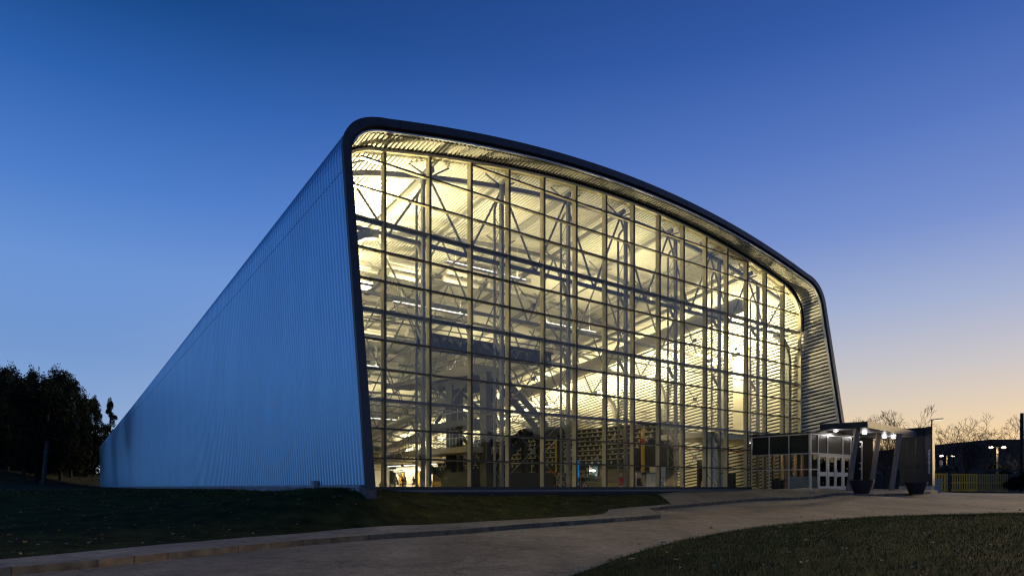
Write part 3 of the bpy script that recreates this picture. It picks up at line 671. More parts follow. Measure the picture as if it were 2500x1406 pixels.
# far doors
for k, v in enumerate((52.4, 56.8)):
    r = empty('orange_door', B(32.8, v, 0), 'orange door in the white wall, %s' % ['the wider one on the right', 'the narrower one on the left'][k], 'door', 'orange doors at the far right wall')
    m = MB(); m.ubox(32.60, 32.68, v-.6, v+.6, -.05, 2.05); obj('door_leaf', m, M['door'], r)
    m = MB(); m.ubox(32.56, 32.72, v-.72, v-.605, -.05, 2.17); m.ubox(32.56, 32.72, v+.605, v+.72, -.05, 2.17); m.ubox(32.56, 32.72, v-.60, v+.60, 2.055, 2.17); obj('door_frame', m, M['black'], r)
m = MB(); m.ubox(32.73, 32.95, 46.5, 58.6, -.05, 2.85); obj('white_partition', m, M['wall_w'], hall)
pb = empty('spectator_bench', B(29, 51, 0), 'long light bench with people sitting at the far right', 'bench')
m = MB(); m.ubox(28.7, 29.3, 46, 56, .36, .44); obj('seat', m, M['wall_w'], pb)
for v in (46.4, 49.5, 52.5, 55.6):
    m = MB(); m.ubox(28.75, 29.25, v-.05, v+.05, -.05, .355); obj('leg', m, M['steel_l'], pb)
m = MB(); m.ubox(3, 19, 22, 58, -.049, -.042); pw = structure('pool_water', m, M['water'])

# ------------------------------------------------------------------ people
def person(loc, rz, pose, shirt, legs, hair, label, lean=0., arms=0):
    import bpy as b
    seat = {'bench': 0., 'floor': -.40, 'stand': .42}[pose]
    J = {}; E_ = []; Rr = {}
    def j(n, p, r, par=None):
        J[n] = Vector(p); Rr[n] = r
        if par: E_.append((par, n))
    pz = .52+seat
    j('pelvis', (0, 0, pz), .15); j('belly', (0, .02+lean*.1, pz+.2), .135, 'pelvis'); j('chest', (0, .02+lean*.25, pz+.42), .15, 'belly')
    j('neck', (0, .03+lean*.35, pz+.58), .055, 'chest'); j('head', (0, .05+lean*.4, pz+.70), .085, 'neck'); j('crown', (0, .04+lean*.4, pz+.81), .075, 'head'); j('nose', (0, .135+lean*.4, pz+.71), .02, 'head')
    for s in (-1, 1):
        j('sh%d' % s, (s*.19, .02+lean*.25, pz+.50), .062, 'chest')
        if arms == 0: el, ha = (s*.24, .10+lean*.3, pz+.26), (s*.12, .33, pz+.15)
        else: el, ha = (s*.25, .0, pz+.22), (s*.23, .10, pz-.02)
        j('el%d' % s, el, .045, 'sh%d' % s); j('wr%d' % s, ha, .032, 'el%d' % s); h = Vector(ha); d = (h-Vector(el)).normalized()
        j('pa%d' % s, h+d*.07, .036, 'wr%d' % s)
        for f, (dx, ln) in enumerate(((-.027, .075), (-.009, .085), (.009, .08), (.027, .065))): j('f%d%d' % (s, f), h+d*(.07+ln)+Vector((dx, 0, -.02)), .010, 'pa%d' % s)
        j('th%d' % s, h+d*.06+Vector((-s*.05, 0, 0)), .011, 'wr%d' % s)
        if pose == 'bench': kn, an, fo = (s*.13, .44, pz-.02), (s*.12, .42, .09), (s*.13, .60, .05)
        elif pose == 'floor': kn, an, fo = (s*.34, .28, pz+.08), (-s*.02, .40, .09), (-s*.10, .44, .07)
        else: kn, an, fo = (s*.10, .03, .50), (s*.10, -.01, .09), (s*.11, .16, .05)
        j('hip%d' % s, (s*.10, .03, pz-.03), .10, 'pelvis'); j('kn%d' % s, kn, .062, 'hip%d' % s); j('an%d' % s, an, .042, 'kn%d' % s); j('fo%d' % s, fo, .04, 'an%d' % s)
    names = list(J); me = b.data.meshes.new('person'); me.from_pydata([J[n] for n in names], [(names.index(a), names.index(c)) for a, c in E_], [])
    o = b.data.objects.new('person_work', me); COL.objects.link(o)
    md = o.modifiers.new('skin', 'SKIN'); ss = o.modifiers.new('sub', 'SUBSURF'); ss.levels = 1; ss.render_levels = 1
    for k, n in enumerate(names): me.skin_vertices[0].data[k].radius = (Rr[n], Rr[n]); me.skin_vertices[0].data[k].use_root = (n == 'pelvis')
    dg = b.context.evaluated_depsgraph_get(); ev = o.evaluated_get(dg); nm = b.data.meshes.new_from_object(ev)
    b.data.objects.remove(o)
    for q in (M['skin'], shirt, legs): nm.materials.append(q)
    hz = pz+.60
    for p in nm.polygons:
        p.use_smooth = True; c = p.center
        if c.z > hz: p.material_index = 0
        elif any((c-J['pa%d' % s]).length < .13 for s in (-1, 1)): p.material_index = 0
        elif c.z > pz+.06 or (abs(c.x) > .17 and c.z > pz-.05 and pose != 'floor'): p.material_index = 1
        else: p.material_index = 2
    o = b.data.objects.new('person', nm); COL.objects.link(o); o.location = loc; o.rotation_euler = (0, 0, rz); tag(o, label, 'person', 'people in the pool hall')
    hm = MB(); hm.lathe((0, .02+lean*.4, pz+.70), [(.10, -.10), (.112, 0), (.108, .09), (.075, .155), (.0, .18)], 12)
    hm.v = [(x, y-.03 if y > .06+lean*.4 and z < pz+.80 else y, z) for x, y, z in hm.v]
    hm.v = [(x, min(y, .075+lean*.4), z) if z < pz+.81 else (x, y, z) for x, y, z in hm.v]
    hp = b.data.objects.new('hair', hm.mesh('hair', hair, (0, 0, 0), True)); COL.objects.link(hp); hp.parent = o
    return o
FACE = BROT+math.pi/2          # facing -u (towards the pool) is +90 degrees
person(B(29, 55.2, 0), BROT+R(90), 'bench', M['cl_red'], M['cl_black'], M['hair'], 'person in red at the far left end of the bench', .2)
person(B(29, 54.3, 0), BROT+R(90), 'bench', M['cl_brown'], M['cl_blue'], M['hair_b'], 'fair haired person in tan next to the one in red', .4)
person(B(29, 51.1, 0), BROT+R(70), 'bench', M['cl_grey'], M['cl_black'], M['hair'], 'broad person in dark grey sitting in front of the orange door', .5)
person(B(29, 49.7, 0), BROT+R(110), 'bench', M['cl_black'], M['cl_black'], M['hair'], 'dark haired person in black sitting close beside another', .6)
person(B(29, 49.0, 0), BROT+R(60), 'bench', M['cl_black'], M['cl_blue'], M['hair'], 'person in black and denim at the right of the sitting pair', .3)
person(B(29, 46.9, 0), BROT+R(120), 'bench', M['cl_grey'], M['cl_black'], M['hair'], 'person leaning forward alone at the right end of the bench', .9)
person(B(13.2, 3.6, -.05), BROT+R(200), 'floor', M['cl_black'], M['cl_black'], M['hair'], 'person in black sitting on the floor left of the tall blue sign', .5)
person(B(14.5, 3.4, -.05), BROT+R(150), 'floor', M['cl_brown'], M['cl_black'], M['hair_b'], 'fair haired person on the floor below the red sign', .4)
person(B(16.0, 5.2, -.05), BROT+R(190), 'floor', M['cl_grey'], M['cl_blue'], M['hair'], 'person in grey on the floor in front of the notice board', .3)
person(B(17.2, 5.6, -.05), BROT+R(170), 'floor', M['cl_black'], M['cl_blue'], M['hair'], 'person in black on the floor at the right of the notice board', .2)
person(B(19.2, 4.2, -.05), BROT+R(180), 'floor', M['cl_red'], M['wall_w'], M['hair_b'], 'person in a bright red top on the floor near the screen', .3)

# ------------------------------------------------------------------ terrain
KF = [(-14.5, 5.5, -1.64), (-12., 8.9, -1.63), (-10.46, 11.25, -1.62), (-9.17, 12.5, -1.6), (-8.25, 13.6, -1.58), (-7.49, 14.86, -1.56), (-6.5, 16.2, -1.52), (-5.4, 17.6, -1.49), (-3.99, 19.01, -1.46), (-2.7, 20.0, -1.43), (-.39, 21.8, -1.36), (2.14, 23.44, -1.28), (3.67, 24.48, -1.23), (4.73, 25.43, -1.21), (5.46, 26.01, -1.19), (5.71, 26.22, -1.18)]
WB = [(-15.6, 6.3, -1.49), (-13., 9.6, -1.48), (-11.4, 12.1, -1.47), (-10.37, 13.83, -1.45), (-9.6, 15.3, -1.43), (-8.7, 17.0, -1.41), (-7.34, 18.83, -1.37), (-5.62, 20.81, -1.32), (-3.7, 22.6, -1.28), (-2.2, 23.7, -1.25), (.52, 25.54, -1.18), (3.0, 27.0, -1.1), (3.75, 27.7, -1.05), (4.07, 28.96, -.98), (4.2, 29.7, -.96), (5.33, 30.63, -.86), (6.65, 31.68, -.81), (7.45, 32.5, -.78)]
UK = [(5.71, 26.22, -1.18), (5.95, 27.3, -1.12), (5.85, 28.6, -1.07), (6.0, 29.9, -1.05), (6.52, 31.06, -1.03), (9.2, 33.2, -.9), (13.5, 37., -.72), (17.88, 39.6, -.62), (21.46, 41.3, -.57), (25.43, 43.34, -.52)]
IS = [(-.6, 8.4, -1.52), (.5, 10.1, -1.51), (1.26, 11.57, -1.5), (1.95, 13.03, -1.47), (2.92, 14.76, -1.43), (4.16, 16.91, -1.4), (5.6, 18.6, -1.34), (7.33, 20.2, -1.25), (9.53, 21.8, -1.18), (11.99, 23.1, -1.1), (13.73, 23.6, -1.08), (16.39, 24.1, -1.04), (18.21, 24.29, -1.02), (23, 24.6, -1.0), (30, 24.6, -.95), (40, 23., -.9)]
ctrl = KF + [(x, y, z-.15) for x, y, z in WB] + UK + IS + [
    (0, 0, -1.62), (-5, 2, -1.63), (6, 4, -1.56), (14, 10, -1.4), (25, 12, -1.2), (40, 5, -1.0), (60, 20, -.8), (-20, -20, -1.6), (30, -30, -1.5), (-80, -60, -1.5), (90, -70, -1.2), (-40, 0, -1.2),
    (43, 68, -.45), (48, 64, -.5), (39, 58, -.42), (34, 55, -.42), (29.5, 47.5, -.33), (24, 43.8, -.33), (21, 42, -.33), (26, 45.5, -.33), (19, 38.2, -.45), (35, 45, -.5), (60, 60, -.5), (60, 40, -.6), (90, 60, -.4), (60, 110, -.3), (110, 110, -.2), (160, 130, 0), (40, 120, -.2), (0, 150, 0)]
def bp3(u, v, z): p = B(u, v); return (p.x, p.y, z)
ctrl += [bp3(-1.9, -3.7, -.50), bp3(4, -.4, -.46), bp3(9, -.4, -.47), bp3(14, -.4, -.5), bp3(17, -.4, -.5), bp3(20.5, -.4, -.36), bp3(26, -.6, -.34), bp3(27, -4.4, -.34), bp3(32, -4.4, -.33),
         bp3(-2, 4, -.30), bp3(-2, 12, -.24), bp3(-2, 25, -.2), bp3(-2, 45, -.16), bp3(-2, 63, -.1), bp3(10, 20, -.5), bp3(10, 50, -.5), bp3(30, 30, -.5), bp3(30, 60, -.5),
         (-24, 34, -.30), (-30, 42, -.22), (-37, 52, -.12), (-44, 54, .45), (-54, 70, 1.9), (-47, 66, .3), (-62, 66, 2.7), (-47, 76, .05), (-50, 84, .5), (-70, 90, 2.6), (-60, 110, 1.6), (-100, 120, 2.5), (-16, 24, -.85), (-20, 20, -1.0), (-30, 24, -.8), (-44, 30, -.3), (-60, 40, .6), (-120, 40, 1.0)]
CX_ = np.array(ctrl, float); CP_ = CX_[:, :2]; CZ = CX_[:, 2]
def kern(d2): return np.sqrt(d2+4.)
A = kern(((CP_[:, None]-CP_[None])**2).sum(-1)); A += 0*np.eye(len(CP_)); n_ = len(CP_)
P1 = np.c_[np.ones(n_), CP_]; AA = np.block([[A+np.eye(n_)*(-.05), P1], [P1.T, np.zeros((3, 3))]])
SOL = np.linalg.lstsq(AA, np.r_[CZ, 0, 0, 0], rcond=None)[0]
def hts(XY):
    XY = np.asarray(XY, float); out = np.zeros(len(XY))
    for i in range(0, len(XY), 4000):
        q = XY[i:i+4000]; k = kern(((q[:, None]-CP_[None])**2).sum(-1)); out[i:i+4000] = k@SOL[:n_] + SOL[n_] + q@SOL[n_+1:]
    far = np.hypot(XY[:, 0]-0, XY[:, 1]-40); t = np.clip((far-140)/200, 0, 1)
    return np.clip(out, -3, 6)*(1-t) + (-.3)*t
def ht(x, y): return float(hts([(x, y)])[0])

def sheet(boundary, step, off, margin=.35, jit=0.):
    """a polygon triangulated with inner grid points and draped on the terrain"""
    b2 = []
    n = len(boundary)
    for i in range(n):
        a, b = Vector(boundary[i][:2]), Vector(boundary[(i+1) % n][:2]); k = max(1, int((b-a).length/step)); b2 += [a.lerp(b, t/k) for t in range(k)]
    P = np.array([(p.x, p.y) for p in b2]); lo, hi = P.min(0), P.max(0)
    gx, gy = np.meshgrid(np.arange(lo[0]+step/2, hi[0], step), np.arange(lo[1]+step/2, hi[1], step)); G = np.c_[gx.ravel(), gy.ravel()]
    ins = np.zeros(len(G), bool); j = len(P)-1
    for i in range(len(P)):
        yi, yj, xi, xj = P[i, 1], P[j, 1], P[i, 0], P[j, 0]
        c = ((yi > G[:, 1]) != (yj > G[:, 1]))
        with np.errstate(divide='ignore', invalid='ignore'): c &= G[:, 0] < (xj-xi)*(G[:, 1]-yi)/((yj-yi) or 1e-9)+xi
        ins ^= c; j = i
    G = G[ins]
    if len(G):
        dmin = np.min(((G[:, None, :]-P[None])**2).sum(-1), 1) if len(G)*len(P) < 4e7 else np.concatenate([np.min(((g[:, None, :]-P[None])**2).sum(-1), 1) for g in np.array_split(G, 40)])
        G = G[dmin > (margin*step)**2]
    allp = [Vector(p) for p in P] + [Vector(p) for p in G]
    r = delaunay_2d_cdt(allp, [], [list(range(len(P)))], 1, 1e-5)
    V = np.array([(p.x, p.y) for p in r[0]]); z = hts(V)+off
    return [(x, y, h) for (x, y), h in zip(V, z)], [tuple(f) for f in r[2]], [(p[0], p[1]) for p in P]
def skirt(m, P, top, bot, mi=0, seg=None):
    n = len(P); z = hts(P)
    for i in range(n):
        k = (i+1) % n
        if seg and not seg(P[i]): continue
        a, b = P[i], P[k]
        m.quad((a[0], a[1], z[i]+bot), (b[0], b[1], z[k]+bot), (b[0], b[1], z[k]+top), (a[0], a[1], z[i]+top), mi)
# base ground to the horizon
m = MB(); xs = np.r_[[-1500, -700, -350], np.arange(-200, 201, 4.), [350, 700, 1500]]; ys = np.r_[[-1200, -500, -250], np.arange(-120, 221, 4.), [350, 700, 1600]]
XX, YY = np.meshgrid(xs, ys); ZZ = hts(np.c_[XX.ravel(), YY.ravel()])-.20
m.add(list(zip(XX.ravel(), YY.ravel(), ZZ)), [(r*len(xs)+c, r*len(xs)+c+1, (r+1)*len(xs)+c+1, (r+1)*len(xs)+c) for r in range(len(ys)-1) for c in range(len(xs)-1)])
structure('ground', m, M['soil'], True)
KF2 = [p[:2] for p in KF]; WB2 = [p[:2] for p in WB]; UK2 = [p[:2] for p in UK]; IS2 = [p[:2] for p in IS]
# asphalt road: one wide sheet under kerbs and island
road = [(-20, -2), (-16.2, 4.6)] + [(x-.25, y+.2) for x, y in KF2] + [(x-.3, y+.3) for x, y in UK2[1:]] + [(29, 46.2), (33, 52), (37, 61), (70, 61), (80, 40), (60, 15), (30, -4), (8, -12)]
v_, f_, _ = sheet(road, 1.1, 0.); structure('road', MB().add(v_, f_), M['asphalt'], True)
# sidewalk with its kerb
walk = KF2 + UK2[1:4] + [(7.6, 32.35)] + WB2[::-1]
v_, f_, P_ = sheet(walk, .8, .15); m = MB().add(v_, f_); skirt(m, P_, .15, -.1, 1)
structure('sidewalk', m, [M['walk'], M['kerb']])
m = MB()      # tooled joints across the walk and down the kerb
for i in range(1, len(KF)-2):
    for t in (0., .5):
        a = Vector(KF[i][:2]).lerp(Vector(KF[i+1][:2]), t); b = Vector(WB[min(i, len(WB)-1)][:2])
        d = (Vector(KF[i+1][:2])-Vector(KF[i][:2])).normalized(); nrm = Vector((-d.y, d.x)); e = a+nrm*1.62
        if t == .5 and i % 2: continue
        pa, pe = a-nrm*.004, e; wv = d*.008
        q = [(p.x, p.y, ht(p.x, p.y)+.154) for p in (pa-wv, pa+wv, pe+wv, pe-wv)]; m.quad(*q)
        q2 = [(pa.x-wv.x-nrm.x*.003, pa.y-wv.y-nrm.y*.003, ht(pa.x, pa.y)-.02), (pa.x+wv.x-nrm.x*.003, pa.y+wv.y-nrm.y*.003, ht(pa.x, pa.y)-.02)]
        m.quad(q2[0], q2[1], (q2[1][0], q2[1][1], ht(pa.x, pa.y)+.154), (q2[0][0], q2[0][1], ht(pa.x, pa.y)+.154))
structure('sidewalk_joints', m, M['joint'])
# entrance plaza with its kerb
ga, gb = B(17.5, -.33), B(27.2, -.33)
plaza = UK2[3:] + [(28.0, 45.6), (31.5, 50.5), (30, 54)] + [tuple(B(34, 3).xy), tuple(B(34, -.3).xy), tuple(gb.xy), tuple(ga.xy), (7.6, 32.35)]
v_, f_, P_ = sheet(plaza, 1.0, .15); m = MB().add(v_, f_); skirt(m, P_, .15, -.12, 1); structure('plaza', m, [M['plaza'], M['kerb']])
# lawns
lawn = WB2 + [(7.6, 32.35), tuple(B(17.5, -.33).xy), tuple(B(-1.55, -.33).xy), tuple(B(-1.55, -3.0).xy), tuple(B(-1.9, 64).xy), (-42, 100), (-110, 130), (-140, 60), (-90, 10), (-30, -10), (-17.5, 4.)]
v_, f_, LP = sheet(lawn, 1.5, .13); structure('lawn', MB().add(v_, f_), M['grass'], True)
isl = IS2 + [(52, 18), (50, -10), (25, -22), (2, -10), (-1.6, 4.)]
v_, f_, IP = sheet(isl, .9, .0); V_ = []
def edge_d(P, q):
    P = np.asarray(P); q = np.asarray(q); out = np.full(len(q), 1e9)
    for a, b in zip(P, np.roll(P, -1, 0)):
        ab = b-a; t = np.clip(((q-a)@ab)/(ab@ab), 0, 1); out = np.minimum(out, np.hypot(*(q-(a+t[:, None]*ab)).T))
    return out
ed = edge_d(IS2+isl[len(IS2):], np.array(v_)[:, :2]); rise = .10+.16*np.clip(ed/2.5, 0, 1)+.0*ed
v_ = [(x, y, z+r) for (x, y, z), r in zip(v_, rise)]
m = MB().add(v_, f_); z0 = hts(IP)
for i in range(len(IP)):
    k = (i+1) % len(IP); m.quad((*IP[i], z0[i]-.1), (*IP[k], z0[k]-.1), (*IP[k], z0[k]+.10), (*IP[i], z0[i]+.10))
structure('island_lawn', m, M['grass'], True)
m = MB()
IK = [Vector(p) for p in IS2[:9]]     # narrow kerb stone at the near tip of the island
for a, b in zip(IK[:-1], IK[1:]):
    d = (b-a).normalized(); nrm = Vector((-d.y, d.x)); p = [a+nrm*.16, a, b, b+nrm*.16]
    lo = [(q.x, q.y, ht(q.x, q.y)-.1) for q in p]; hi = [(q.x, q.y, ht(q.x, q.y)+.05) for q in p]; m.hexa(lo+hi)
structure('island_kerb', m, M['walk'])
# a low traffic island far right
m = MB(); m.lathe((40, 56, ht(40, 56)-.02), [(2.9, 0), (2.85, .14), (0, .16)], 28); m.v = [(40+(x-40)*1.5, 56+(y-56)*.35, z) for x, y, z in m.v]; structure('far_kerb_island', m, M['joint'])

# grass blades: uncountable, one mesh per lawn
nr = np.random.default_rng(3)
def blades(name, pts, hmin, hmax, w, zoff):
    n = len(pts); z = hts(pts)+zoff; a = nr.uniform(0, 2*np.pi, n); h = nr.uniform(hmin, hmax, n); le = nr.uniform(.1, .9, n)*h; b = nr.uniform(0, 2*np.pi, n)
    ww = w*nr.uniform(.6, 1.4, n)
    p0 = np.c_[pts[:, 0]-np.cos(a)*ww, pts[:, 1]-np.sin(a)*ww, z-.02]; p1 = np.c_[pts[:, 0]+np.cos(a)*ww, pts[:, 1]+np.sin(a)*ww, z-.02]; p2 = np.c_[pts[:, 0]+np.cos(b)*le, pts[:, 1]+np.sin(b)*le, z+h]
    V = np.stack([p0, p1, p2], 1).reshape(-1, 3); me = bpy.data.meshes.new(name); me.vertices.add(len(V)); me.vertices.foreach_set('co', V.ravel())
    me.loops.add(3*n); me.loops.foreach_set('vertex_index', np.arange(3*n)); me.polygons.add(n); me.polygons.foreach_set('loop_start', np.arange(0, 3*n, 3)); me.polygons.foreach_set('loop_total', np.full(n, 3))
    me.materials.append(M['blade']); me.update(calc_edges=True); o = bpy.data.objects.new(name, me); COL.objects.link(o); o['kind'] = 'stuff'; return o
def inside(P, q):
    P = np.asarray(P); ins = np.zeros(len(q), bool); j = len(P)-1
    for i in range(len(P)):
        c = (P[i, 1] > q[:, 1]) != (P[j, 1] > q[:, 1]); ins ^= c & (q[:, 0] < (P[j, 0]-P[i, 0])*(q[:, 1]-P[i, 1])/((P[j, 1]-P[i, 1]) or 1e-9)+P[i, 0]); j = i
    return ins
def scatter(n, lo, hi, poly):
    q = np.c_[nr.uniform(lo[0], hi[0], n), nr.uniform(lo[1], hi[1], n)]; return q[inside(poly, q)]
q = scatter(170000, (-1, 8), (30, 25.5), isl); d = edge_d(IS2, q) if False else edge_d(isl, q)
blades('grass', q, .03, .095, .006, 0.10+.16*np.clip(d/2.5, 0, 1))
q = scatter(230000, (-34, 8), (8.5, 40), lawn); q = q[np.hypot(q[:, 0], q[:, 1]) < 42]; blades('grass', q, .03, .085, .007, .13)
def litter(name, q, off):
    m = MB(); z = hts(q)+off
    for (x, y), h in zip(q, z):
        a = rng.uniform(0, 6.28); s = rng.uniform(.035, .085); dx, dy = math.cos(a)*s, math.sin(a)*s; t = rng.uniform(.0, .05)
        m.quad((x-dx, y-dy, h), (x+dy*.7, y-dx*.7, h+t), (x+dx, y+dy, h+.01), (x-dy*.7, y+dx*.7, h+t))
    o = structure(name, m, M['leaf_litter']); o['kind'] = 'stuff'
q1 = scatter(1800, (-30, 9), (8, 36), lawn); litter('fallen_leaves', q1, .19)
q1 = scatter(420, (0, 10), (22, 24), isl); litter('fallen_leaves', q1, .30)
q1 = scatter(130, (-9, 12), (4, 23), [(p[0]+.25, p[1]-.2) for p in KF2]+[(p[0]+1.2, p[1]-1.) for p in KF2[::-1]]); litter('fallen_leaves', q1, .012)

# meter box on the side wall
bx = empty('meter_box', B(-1.95, 1.0, -.3), 'small blue grey box and pipe low on the side wall', 'utility box')
m = MB(); m.ubox(-2.08, -1.90, .82, 1.18, -.12, .28); m.ubox(-2.05, -1.92, .9, 1.1, -.6, -.13); obj('box', m, M['found'], bx)

# ------------------------------------------------------------------ glass vestibule
vs_ = empty('glass_vestibule', B(27.09, -4.05, -.2), 'low aluminium framed glass entrance box at the right end of the hall', 'entrance')
ZV = 3.3; GZ = -.20; u0, v0 = 27.09, -4.05
def frame_line(pts, t, name='frame', m_=None):
    m = MB()
    for a, b in pts: m.bar(a, b, t, t)
    return obj(name, m, m_ or M['alu'], vs_)
mv = [v0, -2.69, -1.35, -.10]
m = MB(); m.ubox(u0-.05, u0+.07, v0-.07, v0+.05, GZ, ZV); obj('corner_post', m, M['alu'], vs_)
for v in mv[1:]: m = MB(); m.ubox(u0-.03, u0+.03, v-.03, v+.03, GZ, ZV-.05); obj('mullion', m, M['alu'], vs_)
fu = [28.05, 29.20, 31.15, 32.2]
for u in fu: m = MB(); m.ubox(u-.035, u+.035, v0-.035, v0+.035, GZ, ZV-.05); obj('mullion', m, M['alu'], vs_)
for z in (1.12, 2.08, ZV-.03, GZ+.06):
    m = MB(); m.ubox(u0-.04, u0+.02, v0+.055, -.13, z-.035, z+.035); obj('transom', m, M['alu'], vs_)
for z, a in ((1.12, 1), (2.10, 4), (ZV-.03, 4)):
    m = MB(); m.ubox(u0+.075, fu[0]-.04 if a == 1 else 32.2, v0-.045, v0+.015, z-.035, z+.035); obj('transom', m, M['alu'], vs_)
for k in range(3):
    a, b = mv[k]+.04, mv[k+1]-.04
    m = MB(); m.quad(B(u0, a, 2.12), B(u0, b, 2.12), B(u0, b, ZV-.07), B(u0, a, ZV-.07)); obj('tinted_pane', m, M['spandrel'], vs_)
    for z0_, z1_ in ((1.16, 2.04), (GZ+.1, 1.08)):
        m = MB(); m.quad(B(u0, a, z0_), B(u0, b, z0_), B(u0, b, z1_), B(u0, a, z1_)); obj('clear_pane', m, M['glass'], vs_)
fe = [u0+.06]+fu
for a, b in zip(fe[:-1], fe[1:]):
    m = MB(); m.quad(B(a+.03, v0, 2.14), B(b-.04, v0, 2.14), B(b-.04, v0, ZV-.07), B(a+.03, v0, ZV-.07)); obj('tinted_pane', m, M['spandrel'], vs_)
m = MB(); m.quad(B(u0+.07, v0, GZ+.1), B(fu[0]-.04, v0, GZ+.1), B(fu[0]-.04, v0, 1.08), B(u0+.07, v0, 1.08)); m.quad(B(u0+.07, v0, 1.16), B(fu[0]-.04, v0, 1.16), B(fu[0]-.04, v0, 2.06), B(u0+.07, v0, 2.06)); obj('clear_pane', m, M['glass'], vs_)
def door_leaf(a, b, hinge):
    m = MB(); t0, t1 = v0-.03, v0+.025
    m.ubox(a, a+.13, t0, t1, GZ+.04, 2.05); m.ubox(b-.13, b, t0, t1, GZ+.04, 2.05); m.ubox(a+.13, b-.13, t0, t1, GZ+.04, GZ+.30); m.ubox(a+.13, b-.13, t0, t1, .72, .98); m.ubox(a+.13, b-.13, t0, t1, 1.92, 2.05)
    d = obj('door', m, M['alu'], vs_)
    m = MB(); m.quad(B(a+.13, v0, GZ+.3), B(b-.13, v0, GZ+.3), B(b-.13, v0, .72), B(a+.13, v0, .72)); m.quad(B(a+.13, v0, .98), B(b-.13, v0, .98), B(b-.13, v0, 1.92), B(a+.13, v0, 1.92)); obj('door_pane', m, M['glass_d'], d)
    m = MB(); e = b-.06 if hinge == 'l' else a+.06; m.tube(B(e, v0-.11, .62), B(e, v0-.11, 1.12), .018, n=6); m.tube(B(e, v0-.11, .66), B(e, v0-.03, .66), .015, n=5); m.tube(B(e, v0-.11, 1.08), B(e, v0-.03, 1.08), .015, n=5); obj('handle', m, M['trim'], d)
door_leaf(28.12, 29.15, 'l'); door_leaf(29.26, 30.17, 'l'); door_leaf(30.19, 31.10, 'r'); door_leaf(31.22, 32.15, 'l')
m = MB(); m.ubox(u0-.06, 33.4, v0-.06, -.12, ZV+.0, ZV+.10); obj('roof', m, M['canopy'], vs_)
m = MB(); m.ubox(32.3, 33.4, v0-.02, -.2, GZ-.2, ZV-.02); obj('side_wall', m, M['closure'], vs_)
m = MB(); m.ubox(u0-.1, 33.4, v0-.1, -.12, GZ-.3, GZ+.02); obj('floor', m, M['concrete'], vs_)
# inside the vestibule
r = empty('frosted_screen', B(28.6, -2.2, 0), 'pale frosted glass screen inside the entrance box', 'screen')
m = MB(); m.ubox(27.9, 29.4, -2.3, -2.25, GZ+.02, .72); m.ubox(29.45, 29.5, -3.2, -2.3, GZ+.02, .72); obj('panel', m, mat('frosted_glass', (.30, .36, .35), .4, 0, .3, 12.), r)
for uu, lb_ in ((28.1, 'first'), (30.2, 'second')):
    pass
r = empty('inner_doors', B(30, -.6, 0), 'tan framed inner doors behind the entrance glass', 'door'); m = MB()
for a in (27.5, 28.4, 29.3, 30.2, 31.1, 32.0): m.ubox(a-.1, a+.1, -.9, -.78, GZ+.02, 2.3)
m.ubox(27.4, 32.1, -.9, -.78, 2.31, 2.7); obj('door_frame', m, mat('tan_wood', (.16, .10, .05), .6), r)
r = empty('ticket_desk', B(28, -1.2, 0), 'low black desk behind the left entrance panes', 'desk'); m = MB(); m.ubox(27.4, 28.2, -1.9, -1.2, .45, .55); obj('desk_top', m, M['black'], r); m = MB(); m.ubox(27.5, 27.6, -1.8, -1.3, GZ+.02, .45); m.ubox(28.0, 28.1, -1.8, -1.3, GZ+.02, .45); obj('leg', m, M['black'], r)
lobl = empty('lobby_lamp', B(30, -1.6, 3.0), 'flat warm ceiling lamp inside the entrance box', 'lamp')
m = MB(); m.ubox(29.4, 30.6, -1.9, -1.3, 3.12, 3.2); obj('lamp_lens', m, M['tube_w'], lobl); spotarea('lobby_light', B(30, -1.6, 3.08), (0, 0, BROT), 48, 1.0, .5, (1, .85, .6), lobl)

# ------------------------------------------------------------------ canopy on slanted posts
cn = empty('entrance_canopy', (24, 45, -.2), 'flat dark canopy with bright lamps on slanted posts before the doors', 'canopy')
CA_, CB_ = Vector((21.4, 41.2)), Vector((19.4, 43.0)); CC_ = Vector((28.9, 48.9)); CD_ = CC_+(CB_-CA_)*1.15
zt, zb = 4.0, 3.64
m = MB(); m.hexa([(*p, zb) for p in (CA_, CC_, CD_, CB_)] + [(*p, zt) for p in (CA_, CC_, CD_, CB_)]); obj('canopy_roof', m, M['canopy'], cn)
m = MB(); q = [CA_.lerp(CD_, .02), CC_.lerp(CB_, .02), CD_.lerp(CA_, .02), CB_.lerp(CC_, .02)]; m.quad(*[(*p, zb-.006) for p in q])
dn = (CC_-CA_).normalized()
for k in range(1, 26):
    a = CA_.lerp(CC_, k/26); b = CB_.lerp(CD_, k/26); m.quad((*(a-dn*.03), zb-.02), (*(a+dn*.03), zb-.02), (*(b+dn*.03), zb-.02), (*(b-dn*.03), zb-.02))
obj('soffit', m, M['canopy_s'], cn)
m = MB(); nn = Vector((dn.y, -dn.x)); a, b = CA_+nn*.012, CC_+nn*.012; m.hexa([(*a, zb-.02), (*b, zb-.02), (*(b+nn*.05), zb-.02), (*(a+nn*.05), zb-.02), (*a, zt+.03), (*b, zt+.03), (*(b+nn*.05), zt+.03), (*(a+nn*.05), zt+.03)]); obj('edge_beam', m, M['canopy_e'], cn)
for (a, b) in (((20.75, 42.1, -.2), (21.2, 41.9, 3.63)), ((23.75, 45.2, -.2), (24.4, 45.4, 3.63)), ((25.0, 45.0, -.2), (25.9, 45.6, 3.63))):
    m = MB(); a, b = Vector(a), Vector(b); m.hexa([a+Vector((x, y, 0)) for x, y in ((-.14, -.09), (.14, -.09), (.14, .09), (-.14, .09))] + [b+Vector((x, y, 0)) for x, y in ((-.13, -.09), (.13, -.09), (.13, .09), (-.13, .09))]); obj('post', m, M['timber'], cn)
